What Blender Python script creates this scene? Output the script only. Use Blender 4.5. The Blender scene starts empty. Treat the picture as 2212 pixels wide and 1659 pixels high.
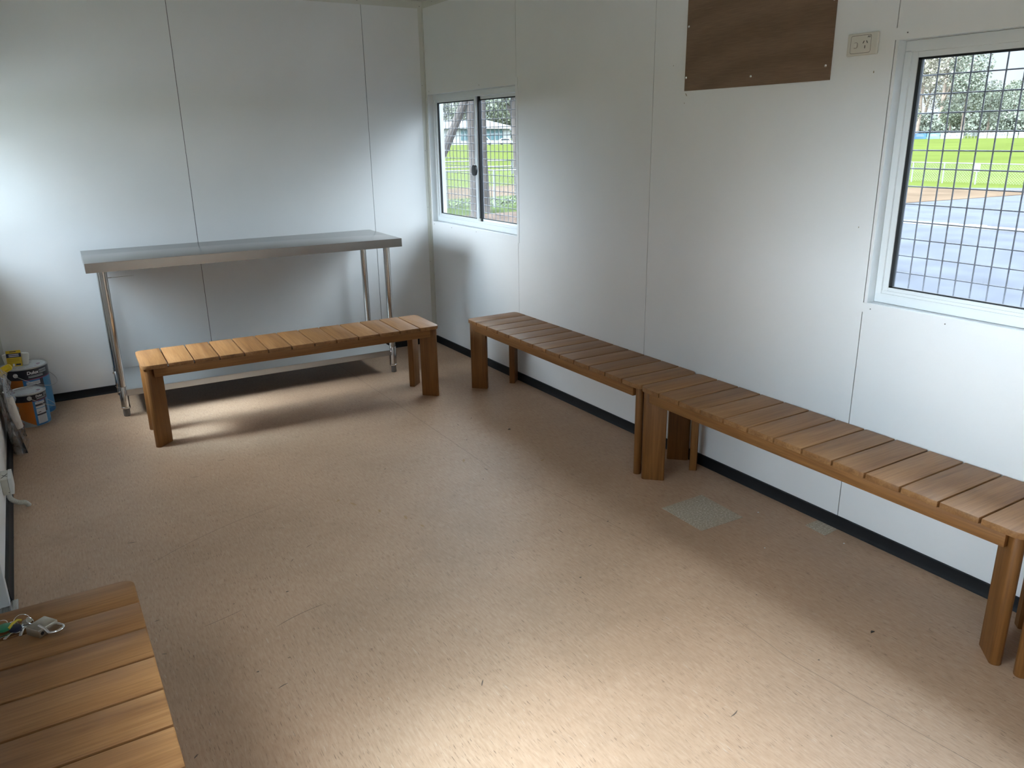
import bpy, bmesh, math, random
from mathutils import Vector, Matrix
from math import sin, cos, pi, radians as R

S = bpy.context.scene
COL = S.collection

# ------------------------------------------------------------------ camera
cd = bpy.data.cameras.new('camera')
cam = bpy.data.objects.new('camera', cd)
COL.objects.link(cam)
cd.sensor_fit = 'HORIZONTAL'
cd.sensor_width = 36.0
cd.lens = 36.0 * 1692.015 / 2212.0
cd.clip_start = 0.02
cd.clip_end = 1500
FW = Vector((0.49279753, 0.81565332, -0.30308457))
RT = Vector((0.85321844, -0.52131813, -0.01567525))
UP = Vector((0.17078905, 0.25087261, 0.95283474))
CP = Vector((-2.56781341, -5.36770371, 1.51876786))
cam.matrix_world = Matrix(((RT.x, UP.x, -FW.x, CP.x), (RT.y, UP.y, -FW.y, CP.y), (RT.z, UP.z, -FW.z, CP.z), (0, 0, 0, 1)))
S.camera = cam

# ------------------------------------------------------------------ colour management
S.view_settings.view_transform = 'Standard'
S.view_settings.look = 'None'
S.view_settings.exposure = 1.70
S.view_settings.gamma = 1.0
S.view_settings.use_curve_mapping = False
S.cycles.use_denoising = True
S.cycles.max_bounces = 14
S.cycles.diffuse_bounces = 8
S.cycles.glossy_bounces = 5
S.cycles.transparent_max_bounces = 24
S.cycles.sample_clamp_indirect = 6.0
S.cycles.caustics_reflective = False
S.cycles.caustics_refractive = False

# ------------------------------------------------------------------ sky: bright overcast, dimmer and bluer near the horizon
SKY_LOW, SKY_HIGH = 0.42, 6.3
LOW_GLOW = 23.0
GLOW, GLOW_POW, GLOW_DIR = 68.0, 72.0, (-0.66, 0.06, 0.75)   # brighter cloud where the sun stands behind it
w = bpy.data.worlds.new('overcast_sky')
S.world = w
w.use_nodes = True
nt = w.node_tree
nt.nodes.clear()
out = nt.nodes.new('ShaderNodeOutputWorld')
bg = nt.nodes.new('ShaderNodeBackground')
tc = nt.nodes.new('ShaderNodeTexCoord')
sx = nt.nodes.new('ShaderNodeSeparateXYZ')
nt.links.new(tc.outputs['Generated'], sx.inputs[0])
mr = nt.nodes.new('ShaderNodeMapRange')
mr.interpolation_type = 'SMOOTHSTEP'
mr.inputs['From Min'].default_value = 0.14
mr.inputs['From Max'].default_value = 0.56
mr.inputs['To Min'].default_value = SKY_LOW
mr.inputs['To Max'].default_value = SKY_HIGH
nt.links.new(sx.outputs['Z'], mr.inputs['Value'])
nz = nt.nodes.new('ShaderNodeTexNoise')
nz.inputs['Scale'].default_value = 4.0
nz.inputs['Detail'].default_value = 5.0
nt.links.new(tc.outputs['Generated'], nz.inputs['Vector'])
cr = nt.nodes.new('ShaderNodeValToRGB')
cr.color_ramp.elements[0].position = 0.40
cr.color_ramp.elements[0].color = (0.62, 0.82, 1.0, 1)
cr.color_ramp.elements[1].position = 0.58
cr.color_ramp.elements[1].color = (0.87, 0.94, 1.0, 1)
nt.links.new(nz.outputs['Fac'], cr.inputs['Fac'])
nt.links.new(cr.outputs['Color'], bg.inputs['Color'])
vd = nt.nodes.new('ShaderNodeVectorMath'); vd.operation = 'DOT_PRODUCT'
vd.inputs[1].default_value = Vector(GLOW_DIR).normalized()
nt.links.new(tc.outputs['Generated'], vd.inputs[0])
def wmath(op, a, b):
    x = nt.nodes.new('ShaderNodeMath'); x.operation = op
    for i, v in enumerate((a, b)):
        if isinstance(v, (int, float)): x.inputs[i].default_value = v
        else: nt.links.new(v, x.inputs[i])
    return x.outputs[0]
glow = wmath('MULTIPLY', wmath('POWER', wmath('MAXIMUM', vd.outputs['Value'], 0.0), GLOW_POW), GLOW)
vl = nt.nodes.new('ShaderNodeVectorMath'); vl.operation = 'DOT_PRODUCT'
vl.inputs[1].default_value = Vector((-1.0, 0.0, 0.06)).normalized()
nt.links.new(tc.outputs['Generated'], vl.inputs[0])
low = wmath('MULTIPLY', wmath('POWER', wmath('MAXIMUM', vl.outputs['Value'], 0.0), 24.0), LOW_GLOW)   # low lobe added on that side to brighten the right wall
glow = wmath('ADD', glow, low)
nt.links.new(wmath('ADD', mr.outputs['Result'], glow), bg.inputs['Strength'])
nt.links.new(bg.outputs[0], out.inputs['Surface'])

# ------------------------------------------------------------------ helpers
def tag(o, label=None, cat=None, group=None, kind=None):
    if label: o['label'] = label
    if cat: o['category'] = cat
    if group: o['group'] = group
    if kind: o['kind'] = kind
    return o

def thing(name, label, cat, loc=(0, 0, 0), rotz=0.0, group=None, kind=None):
    o = bpy.data.objects.new(name, None)
    COL.objects.link(o)
    o.empty_display_size = 0.1
    o.location = loc
    o.rotation_euler = (0, 0, rotz)
    return tag(o, label, cat, group, kind)

def copy_tree(o, parent=None):
    c = o.copy()
    COL.objects.link(c)
    if parent: c.parent = parent
    for ch in list(o.children):
        copy_tree(ch, c)
    return c

class MB:
    def __init__(self):
        self.bm = bmesh.new()
    def _merge(self, b, mi, M=None):
        for f in b.faces: f.material_index = mi
        if M is not None: b.transform(M)
        me = bpy.data.meshes.new('t')
        b.to_mesh(me); b.free()
        self.bm.from_mesh(me)
        bpy.data.meshes.remove(me)
    def box(self, x0, x1, y0, y1, z0, z1, mi=0, bev=0.0, M=None, seg=2):
        b = bmesh.new()
        x0, x1 = min(x0, x1), max(x0, x1); y0, y1 = min(y0, y1), max(y0, y1); z0, z1 = min(z0, z1), max(z0, z1)
        bmesh.ops.create_cube(b, size=1.0)
        for v in b.verts:
            v.co = Vector((x0 + (v.co.x + .5) * (x1 - x0), y0 + (v.co.y + .5) * (y1 - y0), z0 + (v.co.z + .5) * (z1 - z0)))
        if bev > 0:
            bmesh.ops.bevel(b, geom=b.edges[:], offset=bev, segments=seg, affect='EDGES', profile=0.5)
        self._merge(b, mi, M)
        return self
    def prism(self, poly, z0, z1, mi=0, bev=0.0, M=None):
        b = bmesh.new()
        lo = [b.verts.new((p[0], p[1], z0)) for p in poly]
        hi = [b.verts.new((p[0], p[1], z1)) for p in poly]
        n = len(poly)
        b.faces.new(lo[::-1]); b.faces.new(hi)
        for i in range(n):
            b.faces.new((lo[i], lo[(i + 1) % n], hi[(i + 1) % n], hi[i]))
        bmesh.ops.recalc_face_normals(b, faces=b.faces[:])
        if bev > 0:
            es = [e for e in b.edges if abs(e.verts[0].co.z - e.verts[1].co.z) < 1e-6]
            bmesh.ops.bevel(b, geom=es, offset=bev, segments=2, affect='EDGES', profile=0.5)
        self._merge(b, mi, M)
        return self
    def poly(self, pts, mi=0):
        b = bmesh.new()
        b.faces.new([b.verts.new(p) for p in pts])
        self._merge(b, mi)
        return self
    def tube(self, pts, r, seg=12, mi=0, closed=False, caps=True):
        pts = [Vector(p) for p in pts]
        n = len(pts)
        rs = r if isinstance(r, (list, tuple)) else [r] * n
        b = bmesh.new()
        rings = []
        ref = None
        for i, p in enumerate(pts):
            if closed:
                t = (pts[(i + 1) % n] - pts[i - 1])
            else:
                t = (pts[min(i + 1, n - 1)] - pts[max(i - 1, 0)])
            t.normalize()
            if ref is None:
                ref = Vector((0, 0, 1)) if abs(t.z) < 0.9 else Vector((1, 0, 0))
            a = (ref - t * ref.dot(t))
            if a.length < 1e-5: a = t.orthogonal()
            a.normalize()
            c = t.cross(a)
            ref = a
            rings.append([b.verts.new(p + (a * cos(2 * pi * k / seg) + c * sin(2 * pi * k / seg)) * rs[i]) for k in range(seg)])
        m = n if closed else n - 1
        for i in range(m):
            A, B = rings[i], rings[(i + 1) % n]
            for k in range(seg):
                b.faces.new((A[k], A[(k + 1) % seg], B[(k + 1) % seg], B[k]))
        if caps and not closed:
            b.faces.new(rings[0][::-1]); b.faces.new(rings[-1])
        bmesh.ops.recalc_face_normals(b, faces=b.faces[:])
        self._merge(b, mi)
        return self
    def cyl(self, p0, p1, r0, r1=None, seg=20, mi=0):
        return self.tube([p0, p1], [r0, r0 if r1 is None else r1], seg, mi)
    def lathe(self, prof, seg=32, mi=0, M=None):
        b = bmesh.new()
        rings = []
        for (r, z) in prof:
            if r < 1e-6: rings.append([b.verts.new((0, 0, z))])
            else: rings.append([b.verts.new((r * cos(2 * pi * k / seg), r * sin(2 * pi * k / seg), z)) for k in range(seg)])
        for A, B in zip(rings, rings[1:]):
            for k in range(seg):
                k2 = (k + 1) % seg
                if len(A) == 1 and len(B) == 1: continue
                if len(A) == 1: b.faces.new((A[0], B[k2], B[k]))
                elif len(B) == 1: b.faces.new((A[k], A[k2], B[0]))
                else: b.faces.new((A[k], A[k2], B[k2], B[k]))
        bmesh.ops.recalc_face_normals(b, faces=b.faces[:])
        self._merge(b, mi, M)
        return self
    def build(self, name, mats, parent=None, smooth=True, local=False):
        me = bpy.data.meshes.new(name)
        self.bm.to_mesh(me)
        self.bm.free()
        if not isinstance(mats, (list, tuple)): mats = [mats]
        for m in mats: me.materials.append(m)
        if smooth:
            me.polygons.foreach_set('use_smooth', [True] * len(me.polygons))
            me.set_sharp_from_angle(angle=R(32))
        o = bpy.data.objects.new(name, me)
        COL.objects.link(o)
        if parent:
            o.parent = parent
            if not local:
                top = parent
                while top.parent: top = top.parent
                me.transform(Matrix.Translation(-Vector(top.location)))
        return o

def text_bm(txt, size, extrude=0.0, bold=0.0, shear=0.0, align='CENTER'):
    cu = bpy.data.curves.new('txt', 'FONT')
    cu.body = txt; cu.size = size; cu.extrude = extrude; cu.offset = bold; cu.shear = shear
    cu.align_x = align; cu.align_y = 'CENTER'; cu.resolution_u = 4
    o = bpy.data.objects.new('txt', cu)
    COL.objects.link(o)
    dg = bpy.context.evaluated_depsgraph_get()
    me = bpy.data.meshes.new_from_object(o.evaluated_get(dg))
    b = bmesh.new(); b.from_mesh(me)
    bpy.data.objects.remove(o); bpy.data.curves.remove(cu); bpy.data.meshes.remove(me)
    return b

# ------------------------------------------------------------------ materials
def mat(name, col, rough=0.5, metal=0.0, spec=0.5, var=0.0, vscale=8.0, bump=0.0, bscale=60.0, coat=0.0):
    m = bpy.data.materials.new(name)
    m.use_nodes = True
    t = m.node_tree
    p = t.nodes['Principled BSDF']
    p.inputs['Base Color'].default_value = (*col, 1)
    p.inputs['Roughness'].default_value = rough
    p.inputs['Metallic'].default_value = metal
    p.inputs['Specular IOR Level'].default_value = spec
    if coat: p.inputs['Coat Weight'].default_value = coat
    c = t.nodes.new('ShaderNodeTexCoord')
    if var > 0:
        n = t.nodes.new('ShaderNodeTexNoise'); n.inputs['Scale'].default_value = vscale; n.inputs['Detail'].default_value = 6
        t.links.new(c.outputs['Object'], n.inputs['Vector'])
        r = t.nodes.new('ShaderNodeValToRGB')
        r.color_ramp.elements[0].position = .3; r.color_ramp.elements[1].position = .7
        r.color_ramp.elements[0].color = (*[max(0, x * (1 - var)) for x in col], 1)
        r.color_ramp.elements[1].color = (*[min(1, x * (1 + var)) for x in col], 1)
        t.links.new(n.outputs['Fac'], r.inputs['Fac'])
        t.links.new(r.outputs['Color'], p.inputs['Base Color'])
    if bump > 0:
        n = t.nodes.new('ShaderNodeTexNoise'); n.inputs['Scale'].default_value = bscale; n.inputs['Detail'].default_value = 4
        t.links.new(c.outputs['Object'], n.inputs['Vector'])
        bn = t.nodes.new('ShaderNodeBump'); bn.inputs['Strength'].default_value = bump; bn.inputs['Distance'].default_value = .002
        t.links.new(n.outputs['Fac'], bn.inputs['Height'])
        t.links.new(bn.outputs['Normal'], p.inputs['Normal'])
    return m

class NT:
    """small node-building shorthand"""
    def __init__(self, m):
        m.use_nodes = True
        self.t = m.node_tree; self.p = self.t.nodes['Principled BSDF']
    def n(self, typ, **kw):
        x = self.t.nodes.new(typ)
        for k, v in kw.items(): setattr(x, k, v)
        return x
    def l(self, a, b): self.t.links.new(a, b)
    def mapping(self, src, scale=(1, 1, 1), loc=(0, 0, 0)):
        x = self.n('ShaderNodeMapping'); x.inputs['Scale'].default_value = scale; x.inputs['Location'].default_value = loc
        self.l(src, x.inputs['Vector']); return x.outputs['Vector']
    def noise(self, vec, scale=1.0, detail=4.0, rough=.5, dist=0.0):
        x = self.n('ShaderNodeTexNoise'); x.inputs['Scale'].default_value = scale; x.inputs['Detail'].default_value = detail
        x.inputs['Roughness'].default_value = rough; x.inputs['Distortion'].default_value = dist
        self.l(vec, x.inputs['Vector']); return x.outputs['Fac']
    def ramp(self, fac, stops):
        x = self.n('ShaderNodeValToRGB'); e = x.color_ramp.elements
        while len(e) < len(stops): e.new(.5)
        for el, (pos, c) in zip(e, stops):
            el.position = pos; el.color = (*c, 1) if len(c) == 3 else c
        self.l(fac, x.inputs['Fac']); return x.outputs['Color']
    def mix(self, fac, a, b, mode='MIX'):
        x = self.n('ShaderNodeMix', data_type='RGBA', blend_type=mode)
        if isinstance(fac, float): x.inputs[0].default_value = fac
        else: self.l(fac, x.inputs[0])
        for s, v in ((6, a), (7, b)):
            if isinstance(v, tuple): x.inputs[s].default_value = (*v, 1)
            else: self.l(v, x.inputs[s])
        return x.outputs[2]
    def math(self, op, a, b=None):
        x = self.n('ShaderNodeMath', operation=op)
        for i, v in enumerate((a, b)):
            if v is None: continue
            if isinstance(v, (int, float)): x.inputs[i].default_value = v
            else: self.l(v, x.inputs[i])
        return x.outputs[0]
    def bump(self, h, strength=.2, dist=.002):
        x = self.n('ShaderNodeBump'); x.inputs['Strength'].default_value = strength; x.inputs['Distance'].default_value = dist
        self.l(h, x.inputs['Height']); self.l(x.outputs['Normal'], self.p.inputs['Normal'])

def wood_mat(name, axis, base, dark, light, rough=.5):
    m = bpy.data.materials.new(name); N = NT(m)
    tcn = N.n('ShaderNodeTexCoord'); geo = N.n('ShaderNodeNewGeometry')
    oi = N.n('ShaderNodeObjectInfo')
    comb = N.n('ShaderNodeCombineXYZ')
    k = N.math('MULTIPLY', geo.outputs['Random Per Island'], 37.0)
    k2 = N.math('ADD', k, N.math('MULTIPLY', oi.outputs['Random'], 19.0))
    for i in range(3): N.l(k2, comb.inputs[i])
    add = N.n('ShaderNodeVectorMath', operation='ADD')
    N.l(tcn.outputs['Object'], add.inputs[0]); N.l(comb.outputs[0], add.inputs[1])
    sc = [22, 22, 22]; sc[axis] = 1.6
    v = N.mapping(add.outputs[0], tuple(sc))
    g = N.noise(v, 1.0, 6, .6, .6)
    sc2 = [160, 160, 160]; sc2[axis] = 5
    g2 = N.noise(N.mapping(add.outputs[0], tuple(sc2)), 1.0, 3, .6)
    c = N.ramp(g, [(.28, dark), (.5, base), (.75, light)])
    c2 = N.ramp(g2, [(.3, (.80, .76, .72)), (.62, (1.06, 1.06, 1.06))])
    c = N.mix(1.0, c, c2, 'MULTIPLY')
    tone = N.ramp(geo.outputs['Random Per Island'], [(0, (.86, .84, .82)), (1, (1.10, 1.10, 1.10))])
    c = N.mix(1.0, c, tone, 'MULTIPLY')
    N.l(c, N.p.inputs['Base Color'])
    N.p.inputs['Roughness'].default_value = rough
    N.p.inputs['Specular IOR Level'].default_value = .42
    N.bump(g2, .15, .001)
    return m

M = {}
M['wall'] = mat('painted_wall_panel', (.80, .805, .80), .42, var=.02, vscale=2.0, bump=.05, bscale=220)
M['wall_left'] = mat('painted_wall_panel_left', (.80, .805, .80), .42, var=.02, vscale=2.0)
M['seam'] = mat('panel_joint', (.07, .068, .06), .8)
M['seam_pale'] = mat('filled_panel_joint', (.42, .41, .39), .8)
M['ceiling'] = mat('ceiling_panel', (.58, .57, .54), .6)
M['trim'] = mat('cream_metal_angle', (.66, .66, .60), .45)
M['trim_white'] = mat('white_painted_strip', (.80, .805, .80), .4)
M['rivet'] = mat('rivet', (.16, .15, .14), .4, .3)
M['skirt'] = mat('black_vinyl_skirting', (.008, .0085, .010), .55, spec=.25, var=.3, vscale=5)
M['alu'] = mat('white_powdercoated_aluminium', (.76, .79, .80), .35)
M['alu_grey'] = mat('mill_aluminium_track', (.45, .50, .50), .4, .4)
M['rubber'] = mat('black_glazing_rubber', (.008, .010, .012), .6)
M['ss'] = mat('brushed_stainless_steel', (.335, .32, .30), .22, 1.0, var=.05, vscale=4)
M['ss_leg'] = mat('polished_stainless_tube', (.58, .57, .55), .16, 1.0)
M['ss_shelf'] = mat('stainless_undershelf', (.55, .55, .54), .38, 1.0)
M['ss_foot'] = mat('grey_adjustable_foot', (.16, .15, .14), .4, .3)
M['galv'] = mat('galvanised_weldmesh', (.17, .175, .20), .5, .2)
M['outlet'] = mat('ivory_plastic', (.66, .63, .56), .4)
M['black'] = mat('black_plastic', (.01, .01, .011), .4)
M['jbox'] = mat('aged_grey_plastic', (.52, .50, .43), .5, var=.06, vscale=30)
M['pipe'] = mat('grey_conduit', (.50, .49, .44), .5)
M['ink'] = mat('marker_ink', (.05, .045, .04), .7)
M['brass'] = mat('worn_satin_brass', (.46, .43, .36), .35, .9, var=.1, vscale=60)
M['chrome'] = mat('chrome', (.75, .75, .76), .12, 1.0)
M['seat_teak'] = wood_mat('oiled_teak_slats', 1, (.285, .138, .050), (.195, .087, .029), (.36, .190, .077), .45)
M['leg_teak'] = wood_mat('oiled_teak_upright', 2, (.205, .086, .021), (.145, .055, .011), (.265, .120, .035), .48)
M['rail_teak'] = wood_mat('oiled_teak_rail', 0, (.265, .118, .033), (.18, .072, .018), (.33, .158, .052), .48)

# plywood with a cathedral grain
m = bpy.data.materials.new('bare_plywood'); N = NT(m)
tcn = N.n('ShaderNodeTexCoord')
v = N.mapping(tcn.outputs['Object'], (1, 1.0, 2.2), (0, .1, .3))
wv = N.n('ShaderNodeTexWave', wave_type='RINGS', rings_direction='X')
wv.inputs['Scale'].default_value = 1.3; wv.inputs['Distortion'].default_value = 7.0; wv.inputs['Detail'].default_value = 3; wv.inputs['Detail Scale'].default_value = 1.2
N.l(v, wv.inputs['Vector'])
f = N.noise(N.mapping(tcn.outputs['Object'], (30, 14, 260)), 1.0, 4)
c = N.ramp(wv.outputs['Fac'], [(.0, (.158, .094, .054)), (.5, (.182, .110, .064)), (1, (.206, .126, .076))])
c = N.mix(.35, c, N.ramp(f, [(.3, (.12, .07, .042)), (.7, (.24, .15, .09))]))
N.l(c, N.p.inputs['Base Color']); N.p.inputs['Roughness'].default_value = .6
M['ply'] = m
M['ply_edge'] = mat('plywood_edge', (.12, .055, .04), .7)

# vinyl floor: pinkish beige marbled sheet, chips and streaks run down the room, welded joints
m = bpy.data.materials.new('beige_streaked_vinyl'); N = NT(m)
tcn = N.n('ShaderNodeTexCoord'); P0 = tcn.outputs['Object']
wob = N.n('ShaderNodeVectorMath', operation='ADD')
wn = N.n('ShaderNodeTexNoise'); wn.inputs['Scale'].default_value = 3.0; N.l(P0, wn.inputs['Vector'])
ws = N.n('ShaderNodeVectorMath', operation='SCALE'); ws.inputs['Scale'].default_value = .02
N.l(wn.outputs['Color'], ws.inputs[0]); N.l(P0, wob.inputs[0]); N.l(ws.outputs[0], wob.inputs[1])
PV = wob.outputs[0]
fine = N.noise(N.mapping(PV, (150, 24, 1)), 1.0, 5, .6)
base = N.ramp(fine, [(.28, (.430, .278, .175)), (.5, (.485, .323, .210)), (.72, (.535, .372, .252))])
mott = N.noise(P0, 2.3, 5, .55)
base = N.mix(1.0, base, N.ramp(mott, [(.3, (.90, .89, .88)), (.7, (1.05, 1.05, 1.06))]), 'MULTIPLY')
chip = N.noise(N.mapping(PV, (390, 30, 1), (7, 3, 0)), 1.0, 2, .45)
zone = N.noise(N.mapping(P0, (9, 6, 1), (1, 5, 0)), 1.0, 3, .6)
cm = N.math('MULTIPLY', N.ramp(chip, [(.625, (0, 0, 0)), (.70, (1, 1, 1))]), N.ramp(zone, [(.36, (.25, .25, .25)), (.60, (1, 1, 1))]))
base = N.mix(N.math('MULTIPLY', cm, .85), base, (.150, .088, .058))
lng = N.noise(N.mapping(PV, (300, 9, 1), (11, 2, 0)), 1.0, 3, .5)
base = N.mix(N.math('MULTIPLY', N.ramp(lng, [(.60, (0, 0, 0)), (.72, (1, 1, 1))]), .30), base, (.24, .150, .100))
pale = N.noise(N.mapping(PV, (190, 20, 1), (17, 9, 0)), 1.0, 2, .5)
pm = N.math('MULTIPLY', N.ramp(pale, [(.66, (0, 0, 0)), (.75, (1, 1, 1))]), .45)
base = N.mix(pm, base, (.62, .52, .42))
spk = N.noise(N.mapping(P0, (60, 60, 1), (3, 8, 0)), 1.0, 2, .5)
sm = N.math('MULTIPLY', N.ramp(spk, [(.735, (0, 0, 0)), (.76, (1, 1, 1))]), .55)
base = N.mix(sm, base, (.10, .06, .035))
# dirt patches (worn, greyer)
dirt = N.noise(P0, .9, 6, .65, .3)
base = N.mix(N.math('MULTIPLY', N.ramp(dirt, [(.52, (0, 0, 0)), (.72, (1, 1, 1))]), .28), base, (.27, .19, .13))
N.l(base, N.p.inputs['Base Color'])
N.p.inputs['Roughness'].default_value = .46
N.p.inputs['Specular IOR Level'].default_value = .35
N.bump(fine, .06, .001)
M['floor'] = m
M['scuff'] = mat('dark_scuff', (.13, .09, .065), .6)
M['scuff_tan'] = mat('tan_stain', (.40, .25, .12), .6)
M['weld'] = mat('vinyl_weld_line', (.17, .115, .08), .6)

# speckled glue residue
m = bpy.data.materials.new('speckled_glue_residue'); N = NT(m)
tcn = N.n('ShaderNodeTexCoord')
a = N.noise(N.mapping(tcn.outputs['Object'], (130, 130, 1)), 1.0, 4, .7)
c = N.ramp(a, [(.30, (.33, .275, .205)), (.50, (.45, .385, .295)), (.62, (.58, .515, .41)), (.69, (.92, .90, .84))])
N.l(c, N.p.inputs['Base Color']); N.p.inputs['Roughness'].default_value = .75; N.p.inputs['Specular IOR Level'].default_value = .2
N.bump(a, .5, .002)
M['residue'] = m

# thin window glass: clear sheet with a fresnel reflection
def glass_mat(name, tint=(.975, .98, .978), bumped=False, refl=1.0, grey=0.0):
    m = bpy.data.materials.new(name); m.use_nodes = True
    t = m.node_tree; t.nodes.clear()
    o = t.nodes.new('ShaderNodeOutputMaterial')
    tr = t.nodes.new('ShaderNodeBsdfTransparent'); tr.inputs[0].default_value = (*tint, 1)
    gl = t.nodes.new('ShaderNodeBsdfGlossy'); gl.inputs['Roughness'].default_value = .02 if not bumped else .06
    fr = t.nodes.new('ShaderNodeFresnel'); geo = t.nodes.new('ShaderNodeNewGeometry')
    io = t.nodes.new('ShaderNodeMapRange'); io.inputs['To Min'].default_value = 1.45; io.inputs['To Max'].default_value = 1 / 1.45
    t.links.new(geo.outputs['Backfacing'], io.inputs['Value']); t.links.new(io.outputs['Result'], fr.inputs['IOR'])
    mx = t.nodes.new('ShaderNodeMixShader')
    t.links.new(tr.outputs[0], mx.inputs[1]); t.links.new(gl.outputs[0], mx.inputs[2])
    if bumped:
        c = t.nodes.new('ShaderNodeTexCoord'); n = t.nodes.new('ShaderNodeTexNoise')
        n.inputs['Scale'].default_value = 13; n.inputs['Detail'].default_value = 2; n.inputs['Distortion'].default_value = 2.0
        b = t.nodes.new('ShaderNodeBump'); b.inputs['Strength'].default_value = .9; b.inputs['Distance'].default_value = .02
        t.links.new(c.outputs['Object'], n.inputs['Vector']); t.links.new(n.outputs['Fac'], b.inputs['Height'])
        t.links.new(b.outputs['Normal'], gl.inputs['Normal']); t.links.new(b.outputs['Normal'], fr.inputs['Normal'])
    ml = t.nodes.new('ShaderNodeMath'); ml.operation = 'MULTIPLY_ADD'
    ml.inputs[1].default_value = refl; ml.inputs[2].default_value = grey
    t.links.new(fr.outputs[0], ml.inputs[0])
    t.links.new(ml.outputs[0], mx.inputs[0])
    t.links.new(mx.outputs[0], o.inputs['Surface'])
    return m
M['glass'] = glass_mat('thin_window_glass')
M['film'] = glass_mat('clear_plastic_film', (.95, .95, .96), True, 1.6, .05)

# ------------------------------------------------------------------ room dimensions (metres)
XL = -2.8517          # left wall face; right wall is x = 0, back wall is y = 0
YE = -7.23            # wall behind the camera
HC = 2.40             # ceiling
TH = 0.07             # sandwich panel thickness
RSEAM = [0.0, -1.2209, -2.4209, -3.6209, -4.8209, -6.0209, YE]
BSEAM = [0.0, -0.4458, -1.6557, XL]

def split(a0, a1, z0, z1, holes):
    """rectangle minus rectangular holes -> list of rectangles"""
    ys = sorted({a0, a1, *[min(max(h[0], a0), a1) for h in holes], *[min(max(h[1], a0), a1) for h in holes]})
    res = []
    for u, v in zip(ys, ys[1:]):
        if v - u < 1e-5: continue
        c = (u + v) / 2
        hs = sorted([h for h in holes if h[0] < c < h[1]], key=lambda h: h[2])
        z = z0
        for h in hs:
            if h[2] > z: res.append((u, v, z, h[2]))
            z = h[3]
        if z < z1: res.append((u, v, z, z1))
    return res

def wall(name, label, horiz, face, outward, seams, holes, m, pale=()):
    mb = MB(); g = .0017
    def put(u0, u1, z0, z1, d0, d1, mi):
        if horiz == 'y': mb.box(face + outward * d0, face + outward * d1, u0, u1, z0, z1, mi)
        else: mb.box(u0, u1, face + outward * d0, face + outward * d1, z0, z1, mi)
    n = len(seams)
    for i in range(n - 1):
        hi, lo = seams[i], seams[i + 1]
        a1 = hi - (g if i > 0 else 0); a0 = lo + (g if i < n - 2 else 0)
        if i == 0: a1 = hi + (TH if horiz == 'x' else 0)
        if i == n - 2: a0 = lo - (TH if horiz == 'x' else 0)
        for (u, v, z0, z1) in split(a0, a1, 0, HC, holes): put(u, v, z0, z1, 0, TH, 0)
    for i in range(1, n - 1):
        put(seams[i] - g, seams[i] + g, 0, HC, .0012 if i in pale else .004, TH, 2 if i in pale else 1)
    o = mb.build(name, [m, M['seam'], M['seam_pale']], smooth=False)
    return tag(o, label, 'wall', kind='structure')

W1 = (-1.215, -0.030, 0.918, 1.800)     # y0, y1, z0, z1 of the openings
W2 = (-4.812, -3.633, 0.912, 1.800)
W_FILL = (-7.200, -6.040, 0.918, 1.800)  # openings added on both sides behind the viewer for fill light
DR = (-3.300, -2.470, 0.0, 2.06)
wall('wall_right', 'white panelled right wall with two meshed windows and the plywood board', 'y', 0.0, 1, RSEAM, [W1, W2, W_FILL], M['wall'], pale=(1,))
wall('wall_left', 'white panelled left wall behind the bagged tray and the padlock bench', 'y', XL, -1, RSEAM, [W1, W2, W_FILL, DR], M['wall_left'])
wall('wall_back', 'white panelled wall at the far end behind the steel table', 'x', 0.0, 1, BSEAM, [], M['wall'])
wall('wall_front', 'white panelled end wall behind the viewer', 'x', YE, -1, BSEAM, [], M['wall_left'])

tag(MB().box(XL, 0, YE, 0, -.06, 0).build('floor', M['floor'], smooth=False), 'beige streaked sheet vinyl floor', 'floor', kind='structure')
tag(MB().box(XL - TH, TH, YE - TH, TH, HC, HC + .08).build('ceiling', M['ceiling'], smooth=False), 'pale flat ceiling panels at the top of the room', 'ceiling', kind='structure')

# floor joints and scuffs: thin marks lying in the vinyl surface
random.seed(4)
fl = bpy.data.objects['floor']
def ribbon(mb, pts, wd, z, mi=0):
    pts = [Vector((p[0], p[1], z)) for p in pts]
    for i in range(len(pts) - 1):
        d = (pts[i + 1] - pts[i]); d.normalize(); s = Vector((-d.y, d.x, 0))
        w0 = wd * (.35 if i == 0 else 1); w1 = wd * (.35 if i == len(pts) - 2 else 1)
        mb.poly([pts[i] - s * w0 / 2, pts[i + 1] - s * w1 / 2, pts[i + 1] + s * w1 / 2, pts[i] + s * w0 / 2], mi)
mb = MB()
ribbon(mb, [(-.873 + random.uniform(-.003, .003), y) for y in [-.02 - i * .18 for i in range(14)]], .0016, .0004)
ribbon(mb, [(-.82, -2.36), (-.79, -2.7), (-.745, -3.1), (-.713, -3.44)], .0012, .0004)
ribbon(mb, [(-.80, -3.66), (-.832, -4.08), (-.80, -4.4), (-.76, -4.75), (-.74, -5.2)], .0014, .0004)
mb.build('joint_line', M['weld'], fl, smooth=False)
mb = MB()
def arc(x, y, l, a, bend, n=7):
    p = []; a0 = a - bend / 2
    for i in range(n):
        p.append((x, y)); x += cos(a0) * l / n; y += sin(a0) * l / n; a0 += bend / n
    return p
ribbon(mb, arc(-2.40, -2.43, .75, R(18), R(-30)), .0016, .0004)
ribbon(mb, arc(-2.10, -3.08, .22, R(10), R(-25)), .0022, .0004)
ribbon(mb, arc(-2.30, -2.95, .16, R(15), R(10)), .0018, .0004)
for i in range(26):
    x, y = random.uniform(-2.5, -.5), random.uniform(-4.3, -1.3)
    ribbon(mb, arc(x, y, random.uniform(.012, .05), random.uniform(0, pi), random.uniform(-.7, .7), 4), random.uniform(.002, .0045), .0005)
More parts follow.
